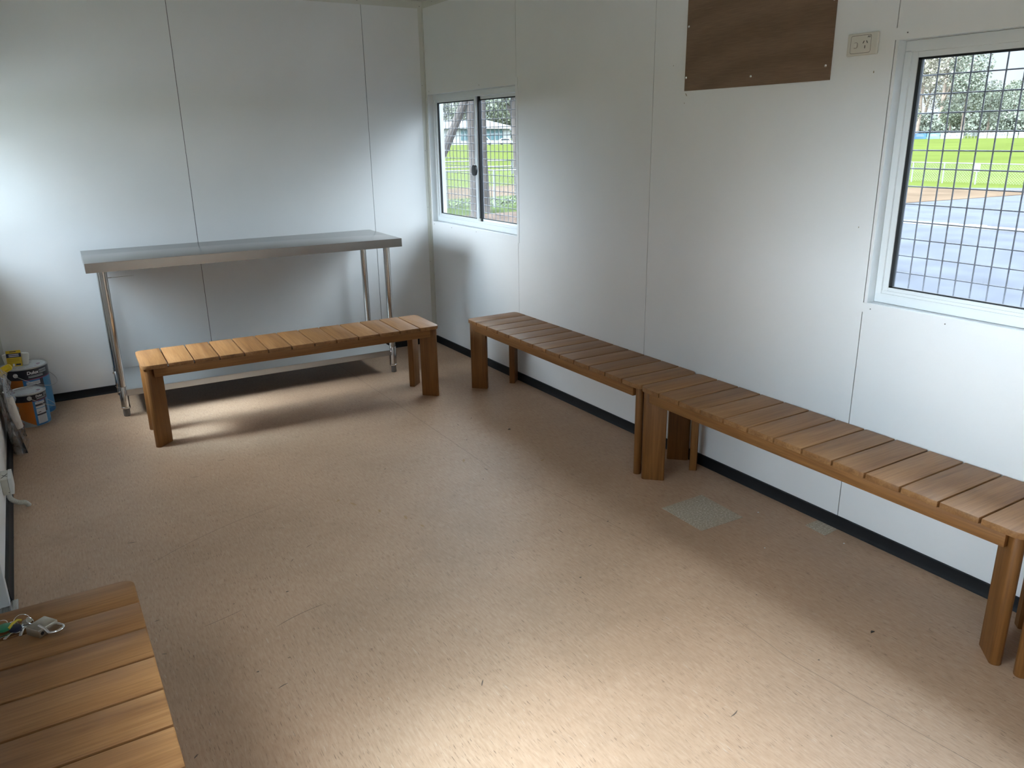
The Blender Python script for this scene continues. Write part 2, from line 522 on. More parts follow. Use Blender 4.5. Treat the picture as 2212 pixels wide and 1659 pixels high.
for i in range(22):
    x, y = random.uniform(-2.5, -.4), random.uniform(-4.4, -1.3); s = random.uniform(.002, .0055)
    mb.poly([(x + s * cos(k * 1.05), y + s * .7 * sin(k * 1.05), .0005) for k in range(6)])
mb.build('scuff_mark', M['scuff'], fl, smooth=False)
mb = MB()
for (x, y, l, a) in [(-1.56, -2.38, .055, 2.0), (-1.62, -2.30, .03, .8), (-1.50, -2.50, .04, 1.4), (-1.43, -2.62, .05, 1.5), (-1.40, -2.72, .035, 1.7), (-.95, -2.22, .05, 1.1), (-.63, -2.42, .04, .5)]:
    ribbon(mb, arc(x, y, l, a, .2, 4), .010, .0005)
q = MB()
for (x, y, s_) in ((-.097, -3.729, .004), (-.377, -3.588, .003), (-.170, -3.370, .004)):
    q.prism([(x + s_ * cos(k * 1.05), y + s_ * .8 * sin(k * 1.05)) for k in range(6)], .0002, .0012)
q.build('white_speck', M['alu'], fl, smooth=False)
q = MB()
for (x, y, s_) in ((-.535, -1.966, .007), (-.506, -4.137, .007)):
    q.prism([(x - s_, y), (x + s_, y - s_ * .3), (x + s_ * .4, y + s_ * .8), (x - s_ * .5, y + s_ * .6)], .0002, .003)
q.build('dark_crumb', M['ink'], fl, smooth=False)
mb.build('tan_mark', M['scuff_tan'], fl, smooth=False)

# ------------------------------------------------------------------ skirting, cornice and corner trims
def skirting(name, label, pts_dir, a0, a1, face, sgn):
    prof = [(0, 0), (.020, 0), (.016, .006), (.0125, .014), (.0115, .045), (.0095, .047), (0, .047)]
    mb = MB(); b = bmesh.new()
    def pt(d, z, u):
        return (face + sgn * d, u, z) if pts_dir == 'y' else (u, face + sgn * d, z)
    A = [b.verts.new(pt(d, z, a0)) for d, z in prof]; B = [b.verts.new(pt(d, z, a1)) for d, z in prof]
    n = len(prof)
    for i in range(n): b.faces.new((A[i], A[(i + 1) % n], B[(i + 1) % n], B[i]))
    b.faces.new(A[::-1]); b.faces.new(B)
    bmesh.ops.recalc_face_normals(b, faces=b.faces[:])
    mb._merge(b, 0)
    return tag(mb.build(name, M['skirt']), label, 'baseboard', kind='structure')
skirting('baseboard_right', 'black vinyl skirting along the foot of the right wall', 'y', 0, YE, 0.0, -1)
skirting('baseboard_back', 'black vinyl skirting along the foot of the back wall', 'x', XL, 0, 0.0, -1)
skirting('baseboard_left', 'black vinyl skirting on the left wall between bagged tray and doorway', 'y', 0, -2.425, XL, 1)
skirting('baseboard_left_far', 'black vinyl skirting on the left wall past the doorway', 'y', -3.345, YE, XL, 1)

def rivets(parent, pts, nrm, r=.0035):
    mb = MB()
    for p in pts:
        p = Vector(p); nv = Vector(nrm)
        mb.cyl(p - nv * .0005, p + nv * .0018, r, r * .7, 10)
    mb.build('rivet', M['rivet'], parent)
def angle_trim(name, label, kind_, rivs, nrm):
    pass
t = MB().box(XL, 0, -.002, 0, 2.355, HC).box(XL, 0, -.045, 0, HC - .002, HC).build('trim_1', M['trim'], smooth=False)
tag(t, 'pale metal angle along the top of the back wall', 'trim', kind='structure')
rivets(t, [(-.020, -.002, 2.368), (-.47, -.002, 2.379), (-1.0, -.002, 2.379), (-1.6, -.002, 2.379), (-2.2, -.002, 2.379)], (0, -1, 0))
t = MB().box(-.002, 0, YE, -.0021, 2.355, HC).box(-.045, 0, YE, -.0451, HC - .002, HC).build('trim_2', M['trim'], smooth=False)
tag(t, 'pale metal angle along the top of the right wall', 'trim', kind='structure')
rivets(t, [(-.002, -.16, 2.379), (-.002, -.75, 2.379), (-.002, -1.4, 2.379), (-.002, -2.1, 2.379)], (-1, 0, 0), .0025)
t = MB().box(-.034, -.002, -.002, 0, .047, 2.355).box(-.0045, 0, -.010, -.002, .047, 2.355).build('trim_3', M['trim'], smooth=False)
tag(t, 'pale metal strip running up the far corner between back and right walls', 'trim', kind='structure')
rivets(t, [(-.026, -.002, z) for z in (.62, 1.02, 1.42, 1.86)], (0, -1, 0), .0025)
t = MB().box(XL, XL + .034, -.002, 0, .047, 2.355).build('trim_4', M['trim'], smooth=False)
tag(t, 'pale metal strip running up the left end of the back wall', 'trim', kind='structure')

# ------------------------------------------------------------------ sliding windows with outside weldmesh
def window(name, label, op, face, s, side_strip, pitch_y, pitch_z, lock=True):
    y0, y1, z0, z1 = op
    root = thing(name, label, 'window', (face, (y0 + y1) / 2, z0), kind='structure')
    X = lambda d: face + s * d
    # cover strips on the room side
    mb = MB()
    hi = min(y1 + .016, -.012)
    mb.box(X(-.0025), X(-.0002), y0 - .02, hi, z1 - .001, z1 + .036)
    mb.box(X(-.0025), X(-.0002), y0 - .02, hi, z0 - .034, z0 + .001)
    if side_strip: mb.box(X(-.0035), X(-.0003), y0 - .021, y0 + .001, z0 - .036, z1 + .038)
    st = mb.build('cover_strip', M['trim_white'], root, smooth=False)
    pts = [(X(-.0025), y1 - .02, z0 - .018), (X(-.0025), y1 - .30, z0 - .020), (X(-.0025), y1 - .66, z0 - .017), (X(-.0025), y1 - .75, z1 + .020), (X(-.0025), y1 - .03, z1 + .018)]
    rivets(st, pts, (-s, 0, 0), .0025)
    # lined reveal
    mb = MB()
    mb.box(X(-.001), X(.100), y1 - .003, y1 - .0002, z0, z1)
    mb.box(X(-.001), X(.100), y0 + .0002, y0 + .003, z0, z1)
    mb.box(X(-.001), X(.100), y0, y1, z1 - .003, z1 - .0002)
    mb.box(X(-.001), X(.100), y0, y1, z0 + .0002, z0 + .003)
    mb.build('reveal', M['alu'], root, smooth=False)
    # outer frame with two tracks
    d0, d1 = .036, .104
    fy0, fy1, fz0, fz1 = y0 + .004, y1 - .004, z0 + .004, z1 - .004
    f = .024
    mb = MB()
    mb.box(X(d0), X(d1), fy0, fy1, fz0, fz0 + .034, 0, .002)
    mb.box(X(d0), X(d1), fy0, fy1, fz1 - .036, fz1, 0, .002)
    mb.box(X(d0), X(d1), fy1 - f, fy1, fz0 + .030, fz1 - .03, 0, .002)
    mb.box(X(d0), X(d1), fy0, fy0 + f, fz0 + .030, fz1 - .03, 0, .002)
    mb.box(X(d0 + .004), X(d0 + .008), fy0 + f, fy1 - f, fz0 + .034, fz0 + .044, 0)
    mb.box(X(d0 + .030), X(d0 + .034), fy0 + f, fy1 - f, fz0 + .034, fz0 + .040, 0)
    mb.build('frame', M['alu'], root)
    # sashes
    mid = (fy0 + fy1) / 2
    def sash(pname, a0, a1, d, stile_a0, stile_a1):
        b0, b1 = fz0 + .036, fz1 - .034
        q = MB(); th = .018; rl = .020
        q.box(X(d), X(d + th), a1 - stile_a1, a1, b0, b1, 0, .0015)
        q.box(X(d), X(d + th), a0, a0 + stile_a0, b0, b1, 0, .0015)
        q.box(X(d + .001), X(d + th - .001), a0 + stile_a0, a1 - stile_a1, b0, b0 + rl)
        q.box(X(d + .001), X(d + th - .001), a0 + stile_a0, a1 - stile_a1, b1 - rl, b1)
        so = q.build(pname, M['alu'], root)
        g0, g1, h0, h1 = a0 + stile_a0, a1 - stile_a1, b0 + rl, b1 - rl
        q = MB(); k = .010
        for (u0, u1, v0, v1) in ((g0, g0 + k * .6, h0, h1), (g1 - k * 1.25, g1, h0, h1), (g0, g1, h0, h0 + k * .5), (g0, g1, h1 - k * .7, h1)):
            q.box(X(d + .004), X(d + th - .004), u0, u1, v0, v1)
        q.build('rubber_gasket', M['rubber'], so, smooth=False)
        q = MB(); q.box(X(d + .007), X(d + .011), g0, g1, h0, h1)
        q.build('pane', M['glass'], so, smooth=False)
        return so
    sl = sash('sliding_sash', mid - .018, fy1 - f + .004, d0 + .008, .020, .024)
    sash('fixed_sash', fy0 + f - .004, mid + .030, d0 + .038, .024, .034)
    q = MB(); q.box(X(d0 + .026), X(d0 + .036), mid - .032, mid - .004, fz0 + .036, fz1 - .034)
    q.build('brush_seal', M['black'], root, smooth=False)
    q = MB(); q.box(X(d0 + .010), X(d0 + .03), mid - .024, mid - .016, fz0 + .036, fz0 + .060)
    q.build('end_block', M['outlet'], sl, smooth=False)
    if lock:
        zc = z0 + .43 * (z1 - z0)
        q = MB()
        q.prism([(.032 * cos(a), .036 * sin(a)) for a in [pi * 2 * i / 24 for i in range(24)]], 0, .014, 0, .003,
                Matrix.Translation((X(d0 + .008), mid + .006, zc)) @ Matrix.Rotation(-s * pi / 2, 4, 'Y') @ Matrix.Rotation(pi / 2, 4, 'Z'))
        q.build('latch', M['black'], sl)
    # welded security mesh in a light angle frame outside
    q = MB(); xm = X(.120); r = .0025
    ya, yb, za, zb = y0 - .02, y1 + .03, z0 - .04, z1 + .04
    yy = y1 - .022
    while yy > ya: q.tube([(xm, yy, za), (xm, yy, zb)], r, 6); yy -= pitch_y
    zz = z0 + .045
    while zz < zb: q.tube([(xm + s * .004, ya, zz), (xm + s * .004, yb, zz)], r, 6); zz += pitch_z
    ms = q.build('security_mesh', M['galv'], root)
    q = MB()
    for yv in (ya, yb): q.box(X(.100), X(.128), yv - .004, yv + .004, za, zb)
    q.build('mesh_frame', M['alu_grey'], ms, smooth=False)
    return root
window('window_1', 'meshed sliding window in the right wall next to the far corner', W1, 0.0, 1, True, .0535, .0505)
window('window_2', 'large meshed window at the right edge beside the power outlet', W2, 0.0, 1, False, .0556, .0610, False)
window('window_3', 'sliding window in the left wall above the paint tins', W1, XL, -1, True, .0535, .0505)
window('window_4', 'sliding window in the left wall above the padlock bench', W2, XL, -1, False, .0556, .0610, False)

window('window_fill_right', 'unseen sliding window added in the right wall behind the viewer for fill', W_FILL, 0.0, 1, False, .0556, .0610, False)  # this pair is added out of view, only to fill the room
window('window_fill_left', 'unseen sliding window added in the left wall behind the viewer for fill', W_FILL, XL, -1, False, .0556, .0610, False)
# roof sheet with an eave over the right wall
tag(MB().box(XL - .12, .70, YE - .3, .3, HC + .085, HC + .13).build('roof', mat('roof_sheet', (.35, .36, .36), .6), smooth=False), 'metal roof sheet with an eave over the right wall', 'roof', kind='structure')

# ------------------------------------------------------------------ door in the left wall
dr = thing('door_1', 'white framed doorway in the left wall with ridged metal threshold', 'door', (XL, -2.885, 0), kind='structure')
mb = MB()
for (a, b) in ((-2.472, -2.432), (-3.338, -3.298)):
    mb.box(XL - .075, XL + .010, a, b, 0.006, 2.09, 0, .003)
mb.box(XL - .075, XL + .010, -3.338, -2.432, 2.056, 2.096, 0, .003)
mb.build('door_frame', M['alu'], dr)
mb = MB().box(XL - .066, XL - .026, -3.296, -2.474, .012, 2.054, 0, .002)
mb.build('door_leaf', mat('grey_door_skin', (.22, .23, .235), .45), dr)
mb = MB().box(XL - .07, XL + .034, -3.34, -2.434, .0, .005, 0)
for i in range(11):
    x = XL - .016 + i * .0045
    mb.box(x, x + .0022, -3.34, -2.434, .005, .0075)
mb.build('threshold', M['ss'], dr, smooth=False)

# ------------------------------------------------------------------ benches
BP, BW, BH, NS = .12549, .3565, .4427, 13
BL = BP * NS
def round_corner(poly_w, poly_l, r):  # unused helper kept minimal
    return None
def make_bench():
    root = thing('slatted_bench', 'x', 'bench')
    mb = MB(); g = .0031; rc = .032
    for i in range(NS):
        u0 = i * BP + (g if i else 0); u1 = (i + 1) * BP - (g if i < NS - 1 else 0)
        pl = []
        def corner(cx, cy, sx_, sy_, rr):
            n = 7 if rr > .01 else 2
            a0 = {(-1, -1): pi, (1, -1): 1.5 * pi, (1, 1): 0, (-1, 1): .5 * pi}[(sx_, sy_)]
            for k in range(n + 1):
                a = a0 + (pi / 2) * k / n
                pl.append((cx - sx_ * rr + rr * cos(a), cy - sy_ * rr + rr * sin(a)))
        L_ = rc if i == 0 else .003; R_ = rc if i == NS - 1 else .003
        corner(u0, 0, -1, -1, L_); corner(u1, 0, 1, -1, R_); corner(u1, BW, 1, 1, R_); corner(u0, BW, -1, 1, L_)
        mb.prism(pl, BH - .0215, BH, 0, .0028)
    mb.build('seat', M['seat_teak'], root, local=True)
    for (u, v, du, dv) in ((0, 0, 1, 1), (BL, 0, -1, 1), (0, BW, 1, -1), (BL, BW, -1, -1)):
        q = MB(); hw = .0175; d0, d1 = .022, .126
        pl = []
        for k in range(9):
            a = pi / 2 + pi * k / 8
            pl.append((d0 + hw * .8 + hw * .8 * cos(a), hw * sin(a)))
        pl += [(d1 - .004, -hw), (d1, -hw + .004), (d1, hw - .004), (d1 - .004, hw)]
        ang = math.atan2(dv, du)
        q.prism(pl, 0.0, BH - .0218, 0, .0025, Matrix.Translation((u, v, 0)) @ Matrix.Rotation(ang, 4, 'Z'))
        q.build('leg', M['leg_teak'], root, local=True)
    for v0 in (.010, BW - .033):
        q = MB().box(.055, BL - .055, v0, v0 + .023, BH - .066, BH - .0216, 0, .002)
        q.build('side_rail', M['rail_teak'], root, local=True)
    return root
b0 = make_bench()
G_ = 'slatted teak benches around the room'
def place(o, x, y, rz, label):
    o.location = (x, y, 0); o.rotation_euler = (0, 0, rz); tag(o, label, 'bench', G_)
place(b0, -2.2061, -1.1892, R(-1.898), 'teak slatted bench standing in front of the stainless steel table')
RW_ = -pi / 2
place(copy_tree(b0), -.3590, -1.1806, RW_, 'teak slatted bench along the right wall nearest the far corner')
place(copy_tree(b0), -.3640, -2.8185, RW_, 'teak slatted bench along the right wall under the power outlet')
place(copy_tree(b0), -2.8480, -3.3300, RW_, 'teak slatted bench in the left foreground holding keys and padlock')
place(copy_tree(b0), -.3600, -4.4650, RW_, 'teak slatted bench at right edge of view, only a leg showing')

# ------------------------------------------------------------------ stainless work table
TX, TY, TA = -2.347, -.6111, R(-1.855)
tb = thing('steel_table', 'long stainless steel work table against the back wall', 'table', (TX, TY, 0), TA)
TL, TD, TT, TH_ = 1.8094, .602, .0525, .8986
mb = MB()
mb.box(0, TL, 0, TD, TH_ - .0015, TH_, 0, .0006)
mb.box(0, TL, 0, .0015, TH_ - TT, TH_ - .001); mb.box(0, TL, TD - .0015, TD, TH_ - TT, TH_ - .001)
mb.box(0, .0015, 0, TD, TH_ - TT, TH_ - .001); mb.box(TL - .0015, TL, 0, TD, TH_ - TT, TH_ - .001)
mb.box(.002, TL - .002, .002, TD - .002, TH_ - .020, TH_ - .0016)
mb.build('tabletop', M['ss'], tb, local=True)
for (u, v) in ((.082, .075), (TL - .080, .075), (.082, TD - .065), (TL - .080, TD - .065)):
    lg = MB().cyl((u, v, .105), (u, v, TH_ - .02), .0205, seg=24).build('leg', M['ss_leg'], tb, local=True)
    q = MB().lathe([(.0225, .055), (.0225, .175), (.0212, .178)], 24, 0, Matrix.Translation((u, v, 0)))
    q.lathe([(.0, .048), (.0245, .048), (.0245, .056), (.0215, .058)], 24, 0, Matrix.Translation((u, v, 0)))
    q.tube([(u - .018, v - .020, .150), (u - .027, v - .022, .150)], .005, 10)
    q.build('leg_collar', M['ss_leg'], lg, local=True)
    q = MB().lathe([(.0, 0), (.0165, 0), (.018, .003), (.018, .046), (.0, .048)], 8, 0, Matrix.Translation((u, v, 0)))
    q.build('foot', M['ss_foot'], lg, local=True)
mb = MB()
sy0, sy1, sz = .062, TD - .03, .157
mb.box(.065, TL - .065, sy0, sy1, sz - .0015, sz, 0)
mb.box(.085, TL - .085, sy0, sy0 + .0015, sz - .036, sz); mb.box(.085, TL - .085, sy1 - .0015, sy1, sz - .036, sz)
mb.box(.085, TL - .085, sy0, sy0 + .014, sz - .036, sz - .0345)
mb.build('undershelf', M['ss_shelf'], tb, local=True)

# ------------------------------------------------------------------ paint tins
def can_mats():
    return [mat('tin_navy', (.010, .011, .022), .3), mat('tin_orange', (.42, .12, .012), .35), mat('tin_blue', (.03, .17, .42), .35),
            mat('tin_label_white', (.58, .60, .63), .4), mat('tin_dark_panel', (.035, .035, .05), .4), mat('tin_grey', (.33, .36, .37), .4),
            mat('tin_magenta', (.24, .05, .13), .4), mat('tin_steel', (.55, .55, .54), .3, .9), mat('tin_midblue', (.08, .28, .52), .35)]
CM = can_mats()
def can_pick(a, zf):
    # a: degrees, -90 faces down the room;  zf: height fraction
    if zf > .975 or zf < .012: return 7
    if zf > .775:
        if -33 < a < -8 and any(abs(zf - q) < .007 for q in (.93, .905, .88)): return 5
        if -62 < a < -22 and any(abs(zf - q) < .006 for q in (.845, .82)): return 5
        return 0
    if zf > .755 and a > -74: return 6
    if a < -78 or a > 100:
        lim = .03 + max(0.0, (-78 - a)) / 45 * .24 if a < 0 else .27
        return 5 if zf < lim else 1
    if a < -71: return 2
    if a < -36:
        if .66 < zf < .735: return 3 if not (-66 < a < -38 and any(abs(zf - q) < .006 for q in (.685, .705))) else 5
        if .60 < zf <= .66: return 4
        if .36 < zf <= .60:
            if .52 < zf < .545: return 8
            if -66 < a < -56 and .40 < zf < .425: return 4
            return 3
        if .31 < zf <= .36: return 4
        if .06 < zf <= .31:
            if -64 < a < -39 and int(zf * 100) % 4 == 0: return 5
            return 3
        return 2
    if a < -24: return 4 if zf > .38 else 8
    if a < 80: return 8 if zf > .10 else 2
    return 1
def tin(label, cx, cy, Rr, H, shift, ear_a, bail_drop, text_w, text_a):
    root = thing('paint_tin', label, 'paint tin', (cx, cy, 0), 0, 'paint tins in the left corner')
    b = bmesh.new(); NA, NZ = 144, 100
    ring = [[b.verts.new((Rr * cos(2 * pi * k / NA), Rr * sin(2 * pi * k / NA), H * j / NZ)) for k in range(NA)] for j in range(NZ + 1)]
    for j in range(NZ):
        for k in range(NA):
            f = b.faces.new((ring[j][k], ring[j][(k + 1) % NA], ring[j + 1][(k + 1) % NA], ring[j + 1][k]))
            a = math.degrees(2 * pi * (k + .5) / NA)
            if a > 180: a -= 360
            a += shift
            if a > 180: a -= 360
            f.material_index = can_pick(a, (j + .5) / NZ)
    b.faces.new(ring[0][::-1]).material_index = 7
    me = bpy.data.meshes.new('body'); b.to_mesh(me); b.free()
    for m_ in CM: me.materials.append(m_)
    me.polygons.foreach_set('use_smooth', [True] * len(me.polygons)); me.set_sharp_from_angle(angle=R(40))
    body = bpy.data.objects.new('body', me); COL.objects.link(body); body.parent = root
    # rim and lid
    q = MB()
    q.lathe([(Rr - .001, H - .006), (Rr + .002, H - .005), (Rr + .003, H), (Rr + .001, H + .003), (Rr - .004, H + .003), (Rr - .006, H - .001)], 64)
    q.build('rim', CM[7], root, local=True)
    q = MB()
    q.lathe([(Rr - .005, H - .001), (Rr - .010, H - .003), (Rr - .014, H + .0005), (0, H + .0008)], 64, 0)
    lid = q.build('lid', [mat('lid_white', (.62, .65, .66), .35)], root, local=True)
    q = MB()
    for (r0, a0, a1, dn) in ((Rr * .72, 60, 150, 26), (Rr * .40, 40, 140, 12), (Rr * .72, 230, 330, 26)):
        for i in range(dn):
            if i % 7 == 5: continue
            A0 = R(a0 + (a1 - a0) * i / dn); A1 = R(a0 + (a1 - a0) * (i + .7) / dn); w_ = .006
            q.poly([(r0 * cos(A0), r0 * sin(A0), H + .0013), ((r0 + w_) * cos(A0), (r0 + w_) * sin(A0), H + .0013), ((r0 + w_) * cos(A1), (r0 + w_) * sin(A1), H + .0013), (r0 * cos(A1), r0 * sin(A1), H + .0013)][::-1])
    for (cx_, cy_) in ((Rr * .62, -Rr * .15), (-Rr * .68, -Rr * .1)):
        q.poly([(cx_ + .011 * cos(i * pi / 8), cy_ + .011 * sin(i * pi / 8), H + .0013) for i in range(16)])
    q.build('lid_print', mat('lid_magenta_print', (.28, .10, .20), .5), lid, local=True)
    # wordmark wrapped on the navy band
    tbm = text_bm('Dulux', .03, 0.0, .0009, .12)
    xs = [v.co.x for v in tbm.verts]; k = text_w / (max(xs) - min(xs))
    for v in tbm.verts:
        x, y = v.co.x * k, v.co.y * k
        a = R(text_a) + x / Rr
        v.co = Vector(((Rr + .0006) * cos(a), (Rr + .0006) * sin(a), H * .905 + y))
    q = MB(); q._merge(tbm, 0)
    q.build('wordmark', mat('wordmark_white', (.75, .76, .78), .4), body, local=True)
    # ears and wire bail
    ea = R(ear_a); ze = H * .885
    for s in (0, pi):
        d = Vector((cos(ea + s), sin(ea + s), 0))
        q = MB(); Mx = Matrix.Translation(d * Rr + Vector((0, 0, ze))) @ d.to_track_quat('Z', 'Y').to_matrix().to_4x4()
        q.lathe([(.0, .004), (.004, .006), (.007, .003), (.0105, .005), (.0125, .002), (.0125, -.001)], 24, 0, Mx)
        q.build('ear', CM[7], root, local=True)
    d = Vector((cos(ea), sin(ea), 0)); pdir = Vector((cos(ea + pi / 2), sin(ea + pi / 2), 0))
    pts = []
    for i in range(25):
        t_ = pi * i / 24
        sn = sin(t_) ** .7 if 0 < t_ < pi else 0
        pts.append(d * cos(t_) * (Rr + .008) + pdir * sn * (Rr + .034) + Vector((0, 0, ze - bail_drop * sn)))
    q = MB().tube(pts, .0016, 8)
    q.build('bail_handle', CM[7], root, local=True)
    return root
CX1, CY1, CR1, CH1 = -2.7298, -.137, .1200, .2885
CX2, CY2, CR2, CH2 = -2.7351, -.3536, .0930, .1877
tin('larger blue and orange paint tin against the back wall under the yellow card', CX1, CY1, CR1, CH1, 20, -112, .09, .064, -70)
tin('smaller blue and orange paint tin in front, beside the bagged tray', CX2, CY2, CR2, CH2, 0, -84, .085, .042, -52)

# yellow carded pack of mini rollers on the big tin's lid
zl = CH1 + .0042
pk = thing('roller_refill_pack', 'yellow and navy carded pack with white rollers on the larger tin lid', 'paint roller pack', (-2.766, -.165, zl))
Mx = Matrix.Translation((-2.768, -.172, zl)) @ Matrix.Rotation(R(-8), 4, 'Z') @ Matrix.Rotation(R(-14), 4, 'X')
q = MB().box(-.037, .037, -.002, .002, .0, .092, 0, .0008, Mx)
q.box(-.037, .037, -.0026, -.002, .052, .075, 1, 0, Mx)
for i in range(2): q.box(-.024, .026, -.0032, -.0026, .057 + i * .009, .061 + i * .009, 2, 0, Mx)
q.box(-.018, .014, -.0026, -.002, .083, .087, 1, 0, Mx)
for i in range(3): q.box(-.030, .026, -.0026, -.002, .030 + i * .006, .0315 + i * .006, 3, 0, Mx)
q.box(-.010, .0, -.0026, -.002, .002, .016, 2, 0, Mx); q.box(.006, .030, -.0026, -.002, .006, .014, 1, 0, Mx)
q.build('card', [mat('card_yellow', (.62, .42, .02), .45), mat('card_navy', (.015, .02, .06), .45), mat('card_white', (.68, .68, .66), .5), mat('card_print', (.30, .20, .02), .5)], pk)
wh = mat('white_roller_nap', (.74, .73, .66), .9, bump=.6, bscale=300)
for (dx, dy) in ((.047, .012), (-.030, .028)):
    q = MB().lathe([(.0, 0), (.0175, 0), (.020, .006), (.021, .060), (.018, .068), (.0, .069)], 20, 0, Matrix.Translation((-2.766 + dx, -.160 + dy, zl)) @ Matrix.Rotation(R(8 if dx > 0 else -8), 4, 'Y'))
    q.build('roller_sleeve', wh, pk)

# ------------------------------------------------------------------ bagged roller tray and roller, leaning at the left wall
kt = thing('bagged_tray_kit', 'black roller tray in clear plastic bag leaning on the left wall', 'paint tray', (-2.80, -.74, 0))
q = MB()
blk = mat('black_moulded_tray', (.016, .016, .018), .35)
def slab(mb, a, b, wd, th, mi=0):
    """a flat moulded panel between two lines, a=(x,z) b=(x,z), spanning y"""
    a = Vector((a[0], 0, a[1])); b = Vector((b[0], 0, b[1])); d = (b - a).normalized(); n_ = Vector((d.z, 0, -d.x)) * th
    pl = [a, b, b + n_, a + n_]
    for (p_, q_) in ((0, 0),):
        bmv = bmesh.new()
        A = [bmv.verts.new((p.x, wd[0], p.z)) for p in pl]; B = [bmv.verts.new((p.x, wd[1], p.z)) for p in pl]
        for i in range(4): bmv.faces.new((A[i], A[(i + 1) % 4], B[(i + 1) % 4], B[i]))
        bmv.faces.new(A[::-1]); bmv.faces.new(B)
        bmesh.ops.recalc_face_normals(bmv, faces=bmv.faces[:])
        mb._merge(bmv, mi)
slab(q, (-2.788, .004), (-2.834, .345), (-.885, -.60), .006)
for (ya_, yb_) in ((-.886, -.881), (-.606, -.601)):
    q.prism([(-2.834, .345), (-2.788, .004), (-2.766, .004), (-2.784, .12), (-2.812, .22)], ya_, yb_, 0, 0, Matrix(((1, 0, 0, 0), (0, 0, 1, 0), (0, 1, 0, 0), (0, 0, 0, 1))))
for i in range(8):
    z_ = .12 + i * .025
    q.box(-2.797 - .135 * (z_ - .09) + .001, -2.797 - .135 * (z_ - .09) + .008, -.87, -.615, z_, z_ + .008)
q.build('tray', blk, kt)
q = MB().lathe([(.0, 0), (.018, 0), (.021, .004), (.021, .166), (.018, .17), (.0, .17)], 20, 0, Matrix.Translation((-2.782, -.862, .135)) @ Matrix.Rotation(R(-6), 4, 'Y'))
q.build('roller_sleeve', mat('cream_roller_nap', (.66, .62, .57), .9, bump=.5, bscale=250), kt)
q = MB().box(-2.812, -2.808, -.886, -.62, .24, .36, 0)
q.build('header_card', mat('grey_header_card', (.26, .27, .29), .5), kt)
# crumpled bag: lofted flat sack
b = bmesh.new(); random.seed(11)
NZ, NA = 34, 40
rows = []
for j in range(NZ + 1):
    f = j / NZ; z = .002 + f * .405
    cx_ = -2.797 - .024 * f; hx = .034 * (1 - .25 * f) * (1 if f < .9 else max(.22, 1 - (f - .9) * 8)); hy = .168 * (1 if f < .86 else 1 - (f - .86) * 1.6)
    row = []
    for k in range(NA):
        a = 2 * pi * k / NA
        ex = 3.2
        ca, sa = cos(a), sin(a)
        px = hx * math.copysign(abs(ca) ** (2 / ex), ca); py = hy * math.copysign(abs(sa) ** (2 / ex), sa)
        n1 = .0045 * sin(9 * f * 6 + 3 * a + 1.3) + .0035 * sin(31 * f + 5 * a) + random.uniform(-.0007, .0007)
        px += n1 * (1 if ca > -.2 else .3); py += n1 * 1.2 * (1 if sa < 0 else .4)
        x_ = max(cx_ + px, XL + .022 if z < .05 else XL + .004)
        row.append(b.verts.new((x_, -.742 + py, z)))
    rows.append(row)
for j in range(NZ):
    for k in range(NA): b.faces.new((rows[j][k], rows[j][(k + 1) % NA], rows[j + 1][(k + 1) % NA], rows[j + 1][k]))
bmesh.ops.recalc_face_normals(b, faces=b.faces[:])
q = MB(); q._merge(b, 0)
bag = q.build('plastic_bag', M['film'], kt)

rl = thing('paint_roller', 'paint roller with yellow handle standing behind the bagged tray', 'paint roller', (-2.80, -.50, 0))
ax = Vector((-.092, -.035, -.030)).normalized(); hp = Vector((-2.776, -.52, .378))
Mx = Matrix.Translation(hp) @ ax.to_track_quat('Z', 'Y').to_matrix().to_4x4()
q = MB().lathe([(.0, -.004), (.011, -.003), (.018, .004), (.0195, .03), (.018, .052), (.0215, .070), (.0225, .074), (.017, .074), (.016, .06), (.0, .058)], 10, 0, Mx)
q.build('handle', mat('yellow_plastic', (.72, .50, .01), .35), rl)
q = MB().tube([hp + Vector((.002, .001, .001)), hp + Vector((.006, .004, -.004)), hp + Vector((-.006, .014, -.012)), hp + Vector((-.030, .022, -.04)), (-2.815, -.490, .25), (-2.820, -.480, .10), (-2.808, -.462, .030)], .0035, 8)
q.build('wire_frame', M['ss_leg'], rl)
q = MB().lathe([(.0, 0), (.019, 0), (.021, .003), (.021, .109), (.019, .112), (.0, .112)], 20, 0, Matrix.Translation((-2.808, -.570, .0215)) @ Matrix.Rotation(-pi / 2, 4, 'X'))
q.build('roller_sleeve', wh, rl)

# ------------------------------------------------------------------ junction box and conduit at the left wall
jb = thing('junction_box', 'aged grey plastic junction box marked X low on the left wall', 'junction box', (-2.83, -1.60, .094))
q = MB().box(XL + .0002, -2.8255, -1.655, -1.537, .094, .165, 0, .003)
q.build('body', M['jbox'], jb)
q = MB().box(-2.8250, -2.8105, -1.656, -1.536, .093, .166, 0, .002)
ld = q.build('lid', mat('paler_box_lid', (.60, .60, .57), .45), jb)
q = MB()
for (a, c) in (((-2.848, -1.632), (-2.826, -1.588)), ((-2.846, -1.598), (-2.826, -1.622))):
    A, B = Vector((*a, .1654)), Vector((*c, .1654)); d = (B - A).normalized(); s = Vector((-d.y, d.x, 0)) * .0022
    q.poly([A - s, B - s, B + s, A + s])
q.poly([(-2.829 + .002 * cos(i * pi / 4), -1.6556, .104 + .002 * sin(i * pi / 4)) for i in range(8)])
q.build('ink_cross', M['ink'], jb, smooth=False)
cp = []
P = [Vector((-2.834, -1.615, .094)), Vector((-2.832, -1.615, .060)), Vector((-2.808, -1.605, .032)), Vector((-2.785, -1.596, .022)), Vector((-2.772, -1.588, .0))]
